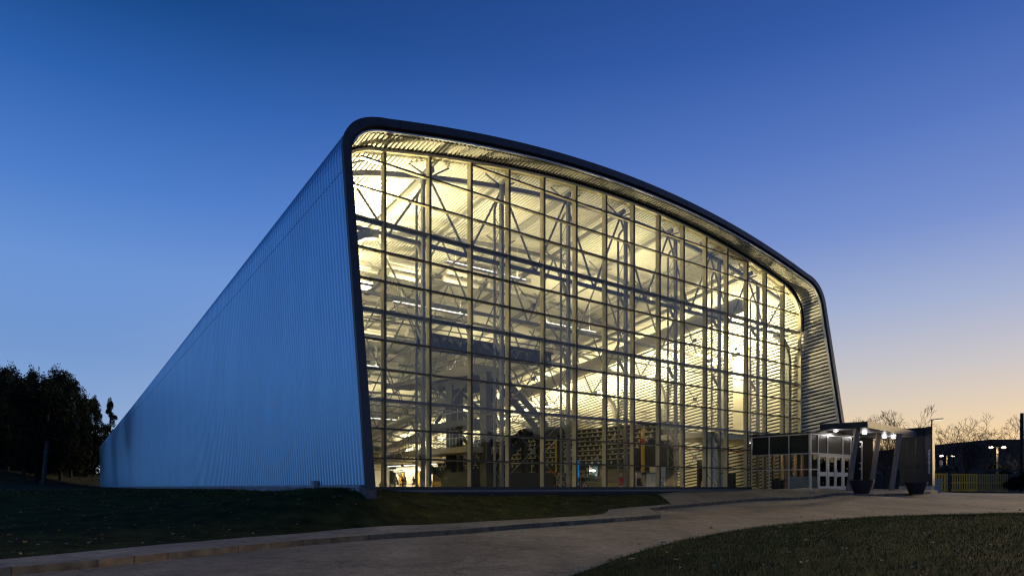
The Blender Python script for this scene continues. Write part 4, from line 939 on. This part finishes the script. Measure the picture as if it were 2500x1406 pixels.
for k, (x, y) in enumerate(((20.3, 42.8), (23.2, 44.9), (26.3, 48.2), (27.2, 48.7))):
    r = empty('canopy_lamp', (x, y, zb-.03), 'bright white lamp under the canopy, %s' % ['nearest the glass box', 'above the first slanted post', 'above the middle slanted post', 'beside the last slanted post'][k], 'lamp', 'lamps under the canopy')
    m = MB(); m.lathe((x, y, zb-.02), [(.16, 0), (.16, -.06), (.15, -.07)], 16); obj('lamp_ring', m, M['trim'], r)
    m = MB(); m.lathe((x, y, zb-.05), [(.145, 0), (.12, -.05), (.07, -.075), (0, -.08)], 16); obj('lamp_lens', m, M['lamp_c'], r, True)
    l = bpy.data.lights.new('canopy_light', 'POINT'); l.energy = 20; l.color = (1, .93, .9); l.shadow_soft_size = .12; o = bpy.data.objects.new('canopy_light', l); o.location = (0, 0, -.28); COL.objects.link(o); o.parent = r
# second glass wall and dark entrance behind the canopy
ew = empty('side_entrance', (24.3, 49, -.2), 'dark walled side entrance with a tall narrow glass window behind the canopy', 'entrance')
p0, p1 = B(33.4, -3.0), B(33.4, -3.0)+D1*3.0
m = MB(); m.ubox(34.0, 38.6, -2.6, -2.2, -.3, 3.55); obj('wall', m, M['closure'], ew)
m = MB()
for u in (34.75, 35.55, 36.75): m.ubox(u-.035, u+.035, -2.68, -2.61, -.2, 3.3)
for z in (-.1, .55, 1.35, 1.75, 2.9, 3.25): m.ubox(34.75, 36.75, -2.67, -2.61, z-.03, z+.03)
wf = obj('window_frame', m, M['alu'], ew); m = MB(); m.quad(B(34.75, -2.63, -.1), B(36.75, -2.63, -.1), B(36.75, -2.63, 3.2), B(34.75, -2.63, 3.2)); obj('pane', m, M['glass_d'], wf)
# concrete pylon with sign strip
py = empty('sign_pylon', (29.3, 49.3, -.2), 'tall dark ribbed concrete pylon with a vertical lettered metal strip', 'pylon')
pa, pb = Vector((28.55, 50.3)), Vector((29.75, 48.95)); d = (pb-pa).normalized(); nrm = Vector((d.y, -d.x)); th = .5
if nrm.y > 0: nrm = -nrm
m = MB(); a, b = pa, pb; c2, d2 = pb-nrm*th, pa-nrm*th; m.hexa([(*p, -.1) for p in (a, b, c2, d2)] + [(*p, 4.33) for p in (a, b, c2, d2)]); obj('pylon_wall', m, M['aggregate'], py)
m = MB()
for t in (.28, .6):
    p = pa.lerp(pb, t); m.hexa([(*(p-d*.02+nrm*.002), 0), (*(p+d*.02+nrm*.002), 0), (*(p+d*.02+nrm*.012), 0), (*(p-d*.02+nrm*.012), 0), (*(p-d*.02+nrm*.002), 4.3), (*(p+d*.02+nrm*.002), 4.3), (*(p+d*.02+nrm*.012), 4.3), (*(p-d*.02+nrm*.012), 4.3)])
obj('groove', m, M['black'], py)
m = MB(); s0, s1 = pb-d*.06, pb+d*.38; m.hexa([(*(p), .15) for p in (s0+nrm*.1, s1+nrm*.1, s1-nrm*.45, s0-nrm*.45)] + [(*(p), 4.36) for p in (s0+nrm*.1, s1+nrm*.1, s1-nrm*.45, s0-nrm*.45)]); obj('sign_strip', m, mat('blue_black_metal', (.022, .028, .042), .4, .3), py)
m = MB(); p = pa.lerp(pb, .45); m.hexa([(*(p-d*.42+nrm*.02), 1.55), (*(p+d*.42+nrm*.02), 1.55), (*(p+d*.42+nrm*.1), 1.55), (*(p-d*.42+nrm*.1), 1.55), (*(p-d*.42+nrm*.02), 1.92), (*(p+d*.42+nrm*.02), 1.92), (*(p+d*.42+nrm*.1), 1.92), (*(p-d*.42+nrm*.1), 1.92)]); obj('plaque', m, M['black'], py)
m = MB(); m.hexa([(*q, -.25) for q in (pa+nrm*.15, pb+nrm*.15+d*.3, pb-nrm*.6+d*.3, pa-nrm*.6)] + [(*q, .12) for q in (pa+nrm*.15, pb+nrm*.15+d*.3, pb-nrm*.6+d*.3, pa-nrm*.6)]); obj('pylon_base', m, M['concrete'], py)
def lettering(txt, size, pos, ang):
    cu = bpy.data.curves.new('lettering', 'FONT'); cu.body = txt; cu.size = size; cu.extrude = .008; cu.align_x = 'LEFT'; cu.align_y = 'CENTER'
    o = bpy.data.objects.new('lettering_work', cu); COL.objects.link(o); dg = bpy.context.evaluated_depsgraph_get(); me = bpy.data.meshes.new_from_object(o.evaluated_get(dg)); bpy.data.objects.remove(o)
    me.materials.clear(); me.materials.append(M['white_l'])
    ex_ = Vector((0, 0, -1)); ez_ = Vector((nrm.x, nrm.y, 0)); ey_ = ez_.cross(ex_)
    mt = Matrix(((ex_.x, ey_.x, ez_.x, 0), (ex_.y, ey_.y, ez_.y, 0), (ex_.z, ey_.z, ez_.z, 0), (0, 0, 0, 1)))
    me.transform(mt); me.transform(Matrix.Translation(Vector(pos)-py.location)); o = bpy.data.objects.new('lettering', me); COL.objects.link(o); o.parent = py
sm = (s0+s1)/2+nrm*.112
lettering('TORONTO', .21, (sm.x, sm.y, 2.75), 0); lettering('OLYMPIUM', .19, (sm.x, sm.y, 1.95), 0)
# bowl planters
for k, (x, y, s) in enumerate(((18.9, 36.9, .60), (25.4, 42.9, .62))):
    z = ht(x, y)+.15; r = empty('bowl_planter', (x, y, z), ['large black bowl planter standing forward on the plaza', 'large black bowl planter in front of the concrete pylon'][k], 'planter', 'bowl planters at the entrance')
    m = MB(); m.lathe((x, y, z), [(.0, .0), (.56*s*1.0, .0), (.62*s, .03), (.86*s, .38), (1.0*s, .66), (1.03*s, .70), (1.03*s, .745), (.95*s, .745), (.9*s, .62), (0, .60)], 40); obj('bowl', m, M['planter'], r, True)
    m = MB(); m.lathe((x, y, z), [(.9*s, .63), (.5*s, .66), (0, .67)], 24); obj('soil', m, M['soil'], r)
r = empty('litter_bin', (31.9, 51.5, ht(31.9, 51.5)), 'pale square litter bin standing behind the pylon', 'bin')
z = ht(31.9, 51.5); m = MB(); m.box((31.55, 51.2, z), (32.2, 51.8, z+.8)); obj('bin_body', m, M['bin'], r); m = MB(); m.box((31.48, 51.13, z+.805), (32.27, 51.87, z+1.0)); obj('bin_lid', m, M['bin'], r)

# ------------------------------------------------------------------ right background
def street_lamp():
    x, y = 34.2, 55.6; z = ht(x, y); r = empty('street_lamp', (x, y, z), 'tall pole lamp with a flat single arm beside the pylon', 'street lamp')
    m = MB(); m.tube((x, y, z), (x, y, 5.5), .10, .06, n=10); obj('pole', m, M['galv'], r); m = MB(); m.bar((x-.08, y, 5.52), (x+.85, y-.05, 5.62), .22, .07); obj('lamp_head', m, M['steel'], r)
    m = MB(); m.box((x+.2, y-.12, 5.47), (x+.75, y+.04, 5.505)); obj('lamp_lens', m, M['lamp_d'], r)
    l = bpy.data.lights.new('street_light', 'SPOT'); l.energy = 160; l.color = (1, .80, .5); l.spot_size = R(150); l.spot_blend = .4; l.shadow_soft_size = .2; o = bpy.data.objects.new('street_light', l); o.location = Vector((x+.5, y-.1, 5.42))-r.location; COL.objects.link(o); o.parent = r
street_lamp()
def fence(x0, x1, y, z0, h, mt, step, w, gaps, label, grp):
    r = empty('picket_fence', ((x0+x1)/2, y, z0), label, 'fence', grp); m = MB(); x = x0
    while x < x1-.05: m.box((x, y, z0+.05), (x+w, y+.03, z0+h)); x += step
    obj('pickets', m, mt, r); m = MB()
    for zz in (.08, h*.5-.06, h-.14): m.box((x0, y+.032, z0+zz), (x1, y+.08, z0+zz+.13))
    obj('rails', m, mt, r)
    return r
FG = 'yellow fence panels by the road'
fence(38.2, 39.55, 62.0, -.36, 1.66, M['yellow'], .26, .15, 0, 'short bright yellow fence panel behind the litter bin', FG)
fence(39.9, 42.4, 62.2, -.36, 1.64, M['yellow'], .215, .10, 0, 'yellow slatted fence panel in the middle of the fence', FG)
fence(42.5, 45.3, 62.4, -.36, 1.62, M['wood_y'], .21, .125, 0, 'duller weathered fence panel at the right by the hedge', FG)
lone('fence_post', MB().box((39.58, 62.0, -.4), (39.88, 62.25, 1.35)), M['black'], (39.7, 62.1, -.4), 'thick black post between two yellow fence panels', 'post')
lone('dark_wall', MB().box((36, 74, -.4), (62, 74.3, 1.55)).box((36, 73.9, 1.7), (62, 74.1, 2.0)), M['black'], (48, 74, -.4), 'long low black wall with a rail beyond the yellow fence', 'wall')
fb = empty('distant_building', (82, 112, -.3), 'long flat roofed dark building across the car park', 'building')
def wx(px, y): return (px-1250)/1666.76*y
m = MB(); m.box((wx(2283, 118), 118, -.4), (wx(2352, 118), 140, 6.4)); obj('wing', m, M['brick_far'], fb); m = MB(); m.box((wx(2278, 117.9)-.2, 117.6, 3.8), (wx(2352, 118), 117.98, 6.5)); obj('parapet', m, M['brick_far2'], fb)
m = MB(); m.box((wx(2352, 110)+.01, 110, -.4), (wx(2416, 110), 150, 7.1)); obj('block', m, M['brick_far'], fb)
m = MB(); m.box((wx(2416, 106)+.01, 106, -.4), (wx(2640, 106), 150, 7.5)); obj('block', m, M['brick_far2'], fb)
for k in range(3): m = MB(); m.box((wx(2372+14*k, 109.98), 109.9, .2), (wx(2380+14*k, 109.98), 109.99, 3.6)); obj('recess', m, M['brick_far2'], fb)
def wall_lamp(x, y, z, label, e):
    r = empty('wall_lamp', (x, y, z), label, 'lamp', 'lamps on the distant building'); m = MB(); m.box((x-.3, y-.32, z-.22), (x+.3, y-.02, z+.22)); obj('lamp_lens', m, M['lamp_s'], r)
    l = bpy.data.lights.new('wall_light', 'POINT'); l.energy = e; l.color = (1, .75, .45); l.shadow_soft_size = .2; o = bpy.data.objects.new('wall_light', l); o.location = (0, -1.2, -.4); COL.objects.link(o); o.parent = r
wall_lamp(wx(2404, 109.8), 109.8, 4.9, 'bright lamp on the tall block of the distant building', 260)
wall_lamp(wx(2291, 117.5), 117.5, 5.0, 'warm lamp lighting the left end of the distant building', 420)
def lot_lamp(x, y, h, label):
    z = ht(x, y); r = empty('car_park_lamp', (x, y, z), label, 'street lamp', 'double headed car park lamps'); m = MB(); m.tube((x, y, z), (x, y, h), .09, .07, n=8); obj('pole', m, M['galv'], r)
    m = MB(); m.bar((x-.75, y, h), (x+.75, y, h), .07); obj('arm', m, M['galv'], r)
    for s in (-1, 1):
        m = MB(); m.lathe((x+s*.75, y, h-.02), [(0, -.12), (.16, -.10), (.24, 0), (.15, .08), (0, .1)], 14); obj('lamp_head', m, M['lamp_s'], r)
        l = bpy.data.lights.new('lot_light', 'POINT'); l.energy = 160; l.color = (1, .72, .4); l.shadow_soft_size = .25; o = bpy.data.objects.new('lot_light', l); o.location = (s*.75, 0, h-z-.5); COL.objects.link(o); o.parent = r
lot_lamp(wx(2312, 92), 92, 4.3, 'double headed car park lamp left of the bare tree')
lot_lamp(wx(2435, 80), 80, 4.75, 'double headed car park lamp right of the bare tree')
r = empty('road_sign', (wx(2296, 84), 84, -.3), 'round white road sign on a thin post in the car park', 'road sign'); x = wx(2296, 84)
m = MB(); m.tube((x, 84, -.4), (x, 84, 3.3), .04, n=6); obj('post', m, M['galv'], r); m = MB(); m.tube((x, 83.95, 3.0), (x, 83.9, 3.0), .42, n=20); m.v = [(x+(a-x)*.55, b, c) for a, b, c in m.v]; obj('sign_plate', m, M['white'], r)
lone('utility_pole', MB().tube((wx(2495, 66), 66, -.4), (wx(2495, 66), 66, 7.2), .2, .15, n=10), M['bark'], (wx(2495, 66), 66, -.4), 'thick black pole at the right edge before the sunset', 'pole')

# ------------------------------------------------------------------ foliage helpers
def leaf_mesh(name, blobs, n, size, mt, seed):
    g = np.random.default_rng(seed); bl_ = np.array(blobs, float); wts = bl_[:, 3]**2*bl_[:, 5] if bl_.shape[1] > 5 else bl_[:, 3]**3; wts = wts/wts.sum()
    idx = g.choice(len(bl_), n, p=wts); d = g.normal(size=(n, 3)); d /= np.linalg.norm(d, axis=1)[:, None]; rr = g.uniform(.35, 1.08, n)**.6
    c = bl_[idx, :3] + d*rr[:, None]*bl_[idx, 3:4]*np.c_[np.ones(n), np.ones(n), bl_[idx, 4]]
    a = g.normal(size=(n, 3)); a /= np.linalg.norm(a, axis=1)[:, None]; b = np.cross(a, g.normal(size=(n, 3))); b /= np.linalg.norm(b, axis=1)[:, None]
    s = size*g.uniform(.5, 1.4, (n, 1)); V = np.stack([c-a*s, c+b*s*.6, c+a*s, c-b*s*.6], 1).reshape(-1, 3)
    me = bpy.data.meshes.new(name); me.vertices.add(4*n); me.vertices.foreach_set('co', V.ravel()); me.loops.add(4*n); me.loops.foreach_set('vertex_index', np.arange(4*n)); me.polygons.add(n); me.polygons.foreach_set('loop_start', np.arange(0, 4*n, 4)); me.polygons.foreach_set('loop_total', np.full(n, 4)); me.materials.append(mt); me.update(calc_edges=True); return me
def crown_kind(kind, seed):
    g = random.Random(seed); bl_ = []
    if kind == 'poplar':
        H = 10.5
        for k in range(46):
            t = g.random(); z = 1.8+t*(H-2.2); r0 = 2.3*(1.02-t)**.85; a = g.uniform(0, 6.28); bl_.append((math.cos(a)*r0*g.uniform(.2, 1), math.sin(a)*r0*g.uniform(.2, 1), z, g.uniform(.3, .62)*(1.1-.55*t), g.uniform(.8, 1.3)))
        bl_ += [(0, 0, H-.6, .35, 1.8), (.2, 0, H-1.2, .5, 1.5)]
    else:
        H = 11.
        for k in range(64):
            t = g.random(); z = 1.6+t*(H-2.2); r0 = 3.1*math.sin(math.pi*min(.96, .12+.84*t))**.7; a = g.uniform(0, 6.28); f = g.uniform(.15, 1); bl_.append((math.cos(a)*r0*f, math.sin(a)*r0*f, z, g.uniform(.25, .85), g.uniform(1., 2.)))
    if kind == 'broad':
        for k in range(40):
            a = g.uniform(0, 6.28); r_ = g.uniform(.2, 2.6); bl_.append((math.cos(a)*r_, math.sin(a)*r_, H-.5-r_*r_*.42+g.uniform(-.3, .3), g.uniform(.16, .30), g.uniform(2.4, 4.)))
    return bl_, H
KINDS_ = {}
for kn, n in (('poplar', 14000), ('broad', 17000)):
    for q in range(2 if kn == 'broad' else 1):
        bl_, H = crown_kind(kn, 11+q*5+len(kn)); me = leaf_mesh(kn+'_crown', bl_, n, .09 if kn == 'poplar' else .10, M['leaf'], 5+q)
        t = MB(); t.path([(0, 0, -.5), (.05, 0, 2), (0, .1, 5), (.1, 0, H*.85)], [.22, .17, .12, .03], 8)
        g = random.Random(q+3)
        for k in range(12):
            z = 2.2+k*.55; a = g.uniform(0, 6.28); l = 1.5*(1-k/16); t.path([(0, 0, z), (math.cos(a)*l*.5, math.sin(a)*l*.5, z+.4), (math.cos(a)*l, math.sin(a)*l, z+1.0)], [.07, .05, .02], 5)
        KINDS_[(kn, q)] = (me, t)
def leafy(kn, q, x, y, sc, rz, label, bark, zz=None):
    me, t = KINDS_[(kn, q)]; z = ht(x, y) if zz is None else zz; r = empty('leafy_tree', (x, y, z), label, 'tree', 'dark trees at the left')
    o = bpy.data.objects.new('crown', me); COL.objects.link(o); o.parent = r; o = bpy.data.objects.new('trunk', t.mesh('trunk', bark)); COL.objects.link(o); o.parent = r
    r.scale = (sc*.82, sc*.82, sc); r.rotation_euler = (0, 0, rz); return r
def pl(px, Y): return (px-1250)/1666.76*Y
TL = [('broad', 0, 18, 78, 893, 'tall dark tree at the left edge of the view'), ('broad', 1, 88, 66, 897, 'tall rounded dark tree, second from the left edge'), ('broad', 0, 148, 76, 903, 'dark tree with a ragged top beside the pale trunk'),
      ('broad', 1, 196, 92, 955, 'lower dark tree right of the ragged one'), ('poplar', 0, 231, 96, 962, 'narrow pointed tree near the end of the hall'), ('poplar', 0, 268, 104, 968, 'narrow pointed tree rising beyond the end of the hall'),
      ('broad', 1, 58, 72, 908, 'dark tree filling the gap right of the tall left edge tree'), ('broad', 0, 172, 84, 922, 'dark tree between the ragged tree and the lower one'), ('broad', 1, 212, 90, 966, 'short dark tree in front of the pointed trees'), ('broad', 1, -12, 84, 900, 'dark tree half cut off by the left edge of the view'),
      ('broad', 0, 52, 96, 930, 'dark tree standing back between the two tallest'), ('broad', 1, 120, 98, 950, 'dark tree standing back behind the pale trunk')]
for kn, q, px, Y, top, lab in TL:
    x = pl(px, Y); z = ht(x, Y); H = 10.6 if kn == 'poplar' else 11.; hh = (1190-top)*Y/1666.76-z; leafy(kn, q, x, Y, hh/H, px*.7, lab, M['bark'])
x = pl(110, 60); z = ht(x, 60)
r = empty('pale_trunk_tree', (x, 60, z), 'slim tree with a pale trunk in front of the dark trees', 'tree'); m = MB(); m.path([(x-.2, 60, z-.3), (x, 60, z+2), (x+.25, 60, z+4.6), (x+.2, 60, z+7)], [.20, .17, .14, .05], 8); obj('trunk', m, M['bark_w'], r)
me = leaf_mesh('crown', [(rng.uniform(-1.6, 1.6), rng.uniform(-1.5, 1.5), rng.uniform(4.2, 8.8), rng.uniform(.4, .9), 1.) for _ in range(30)], 6000, .15, M['leaf'], 21); o = bpy.data.objects.new('crown', me); COL.objects.link(o); o.parent = r
# dense wood behind the left hill, hedge on the right, far wood and added blockers to the sides: masses
def mass(name, blobs, n, size, mt, seed):
    me = leaf_mesh(name, blobs, n, size, mt, seed); o = bpy.data.objects.new(name, me); COL.objects.link(o); o['kind'] = 'stuff'; return o
bl_ = []
for k in range(150):
    Y = rng.uniform(100, 125); X = rng.uniform(-135, pl(246, Y)-1.5); bl_.append((X, Y, rng.uniform(1, 6.5), rng.uniform(1.5, 2.6), .9))
for k in range(110): bl_.append((rng.uniform(-150, -96), rng.uniform(45, 100), rng.uniform(2, 11), rng.uniform(2., 3.4), .9))
mass('woods', bl_, 34000, .45, M['leaf'], 31)
bl_ = []
for k in range(150):
    Y = rng.uniform(86, 99); X = rng.uniform(pl(-60, Y), pl(240, Y)); bl_.append((X, Y, ht(X, Y)+rng.uniform(.4, 4.2), rng.uniform(.7, 1.3), .9))
for k in range(60):
    Y = rng.uniform(84, 97); X = rng.uniform(-98, pl(215, Y)); bl_.append((X, Y, ht(X, Y)+rng.uniform(2.5, 7.5), rng.uniform(.8, 1.5), 1.1))
mass('undergrowth', bl_, 34000, .20, M['leaf'], 33)
bl_ = []
for k in range(120): bl_.append((rng.uniform(pl(2462, 62), 62), rng.uniform(61.2, 64), rng.uniform(-.2, 1.45), rng.uniform(.35, .6), .8))
hd = mass('hedge', bl_, 9000, .13, M['hedge'], 41); hd['kind'] = 'thing'; tag(hd, 'dense black hedge at the right end of the yellow fence', 'hedge')
bl_ = [(pl(2466, 82)+rng.uniform(-2.2, 2.2), 82+rng.uniform(-1, 1), rng.uniform(.2, 2.4), rng.uniform(.6, 1.), .9) for _ in range(24)]
hd = mass('round_shrub', bl_, 4500, .2, M['hedge'], 43); hd['kind'] = 'thing'; tag(hd, 'rounded black shrub under the right car park lamp', 'shrub')
# trees the glass reflects (lawn right of the camera), then added unseen blockers
bl_ = []
for k in range(170):
    t = rng.uniform(0, 1); bx_, by_ = 62+t*55, -62+t*78; bl_.append((bx_+rng.uniform(-4, 4), by_+rng.uniform(-4, 4), rng.uniform(0, 5.5), rng.uniform(1.4, 2.4), .9))
for k in range(110):
    t = rng.uniform(0, 1); bl_.append((76+t*12+rng.uniform(-4, 4), 36-t*36+rng.uniform(-4, 4), rng.uniform(.5, 8.5), rng.uniform(1.6, 2.6), .9))  # unseen mass added to block the sunset glow mirrored in the door panes
for k in range(90): bl_.append((rng.uniform(70, 76), rng.uniform(40, 68), rng.uniform(-.2, 2.6), rng.uniform(1.2, 1.8), .9))  # low unseen mass added to keep the bright horizon out of the door panes
mass('far_wood_and_blocker', bl_, 34000, .5, M['leaf'], 51)

# ------------------------------------------------------------------ bare trees
def bare(seed, H, spread, levels=6, base_r=.2, split=3, rmin=.005, L0=1.0):
    g = random.Random(seed); tr, cr = MB(), MB()
    def grow(p, d, L, r, lev):
        n = 3; pts = [p]; rad = [r]; q = p.copy(); dd = d.copy()
        for k in range(n):
            dd = (dd+Vector((g.gauss(0, .13), g.gauss(0, .13), g.gauss(.03, .10)))).normalized(); q = q+dd*(L/n); pts.append(q.copy()); rad.append(max(rmin, r*(1-.38*(k+1)/n)))
        (tr if lev < 2 else cr).path(pts, rad, 7 if lev < 2 else (4 if lev < 4 else 3))
        if lev >= levels: return
        k = split if lev == 0 else (g.choice((2, 2, 3)) if lev < levels-1 else g.choice((2, 3)))
        for i in range(k):
            ax = dd.orthogonal().normalized(); ax.rotate(Matrix.Rotation(g.uniform(0, 6.28) if lev else 6.28*i/k+g.uniform(-.5, .5), 3, dd)); an = g.uniform(.28, .62)*spread; nd = dd.copy(); nd.rotate(Matrix.Rotation(an, 3, ax)); nd.z += .08; nd.normalize()
            grow(q, nd, (L if lev or L0 == 1.0 else 1.0)*g.uniform(.66, .88), rad[-1]*g.uniform(.62, .8), lev+1)
        if lev >= 1:
            for i in range(g.choice((1, 2, 2))):
                f = g.randrange(1, 3); ax = dd.orthogonal().normalized(); ax.rotate(Matrix.Rotation(g.uniform(0, 6.28), 3, dd)); nd = dd.copy(); nd.rotate(Matrix.Rotation(g.uniform(.6, 1.0), 3, ax)); nd.normalize()
                if lev+2 <= levels: grow(pts[f], nd, L*g.uniform(.5, .7), rad[f]*.5, lev+2)
    grow(Vector((0, 0, 0)), Vector((0, 0, 1)), L0, base_r, 0)
    for mb in (tr, cr):
        pass
    zm = max(v[2] for v in cr.v); s = H/zm
    tr.v = [(x*s, y*s, z*s) for x, y, z in tr.v]; cr.v = [(x*s, y*s, z*s) for x, y, z in cr.v]; return tr, cr
def bare_tree(seed, x, y, H, spread, label, base_r, levels=6, split=3, bark=None, rmin=.005, L0=1.0):
    tr, cr = bare(seed, H, spread, levels, base_r, split, rmin, L0); z = ht(x, y); r = empty('bare_tree', (x, y, z-.1), label, 'tree', 'bare trees')
    for n, mb in (('trunk', tr), ('crown', cr)): o = bpy.data.objects.new(n, mb.mesh(n, bark or M['bark'])); COL.objects.link(o); o.parent = r
    return r
bare_tree(5, pl(2358, 70), 70, 8.3, 1.35, 'wide fan shaped bare tree spreading before the distant building', .12, 7, 5, rmin=.005, L0=.5)
bare_tree(9, pl(2190, 96), 96, 11.6, 1.2, 'tall bare tree rising behind the canopy', .10, 7, 4, rmin=.005, L0=.6)
bare_tree(14, pl(2110, 104), 104, 11.4, 1.25, 'bare tree just right of the end of the hall roof', .10, 7, 4, rmin=.005, L0=.6)
bare_tree(15, pl(2160, 58), 58, 5.2, 1.25, 'small bare tree seen between the slanted posts', .09, 6, 4)
bare_tree(21, pl(2488, 90), 90, 10.2, 1.2, 'bare tree cut by the right edge of the view', .10, 6, 3)
bare_tree(23, pl(2474, 78), 78, 4.6, 1.35, 'small bare tree lit orange by the car park lamp', .11, 5, 4, M['timber'])
bare_tree(33, 36, 14, 9.6, 1.2, 'bare tree on the lawn that the glass front mirrors', .10, 6, 3)
bare_tree(38, 47, 5, 10.5, 1.2, 'second bare tree mirrored in the lower panes', .10, 6, 3)
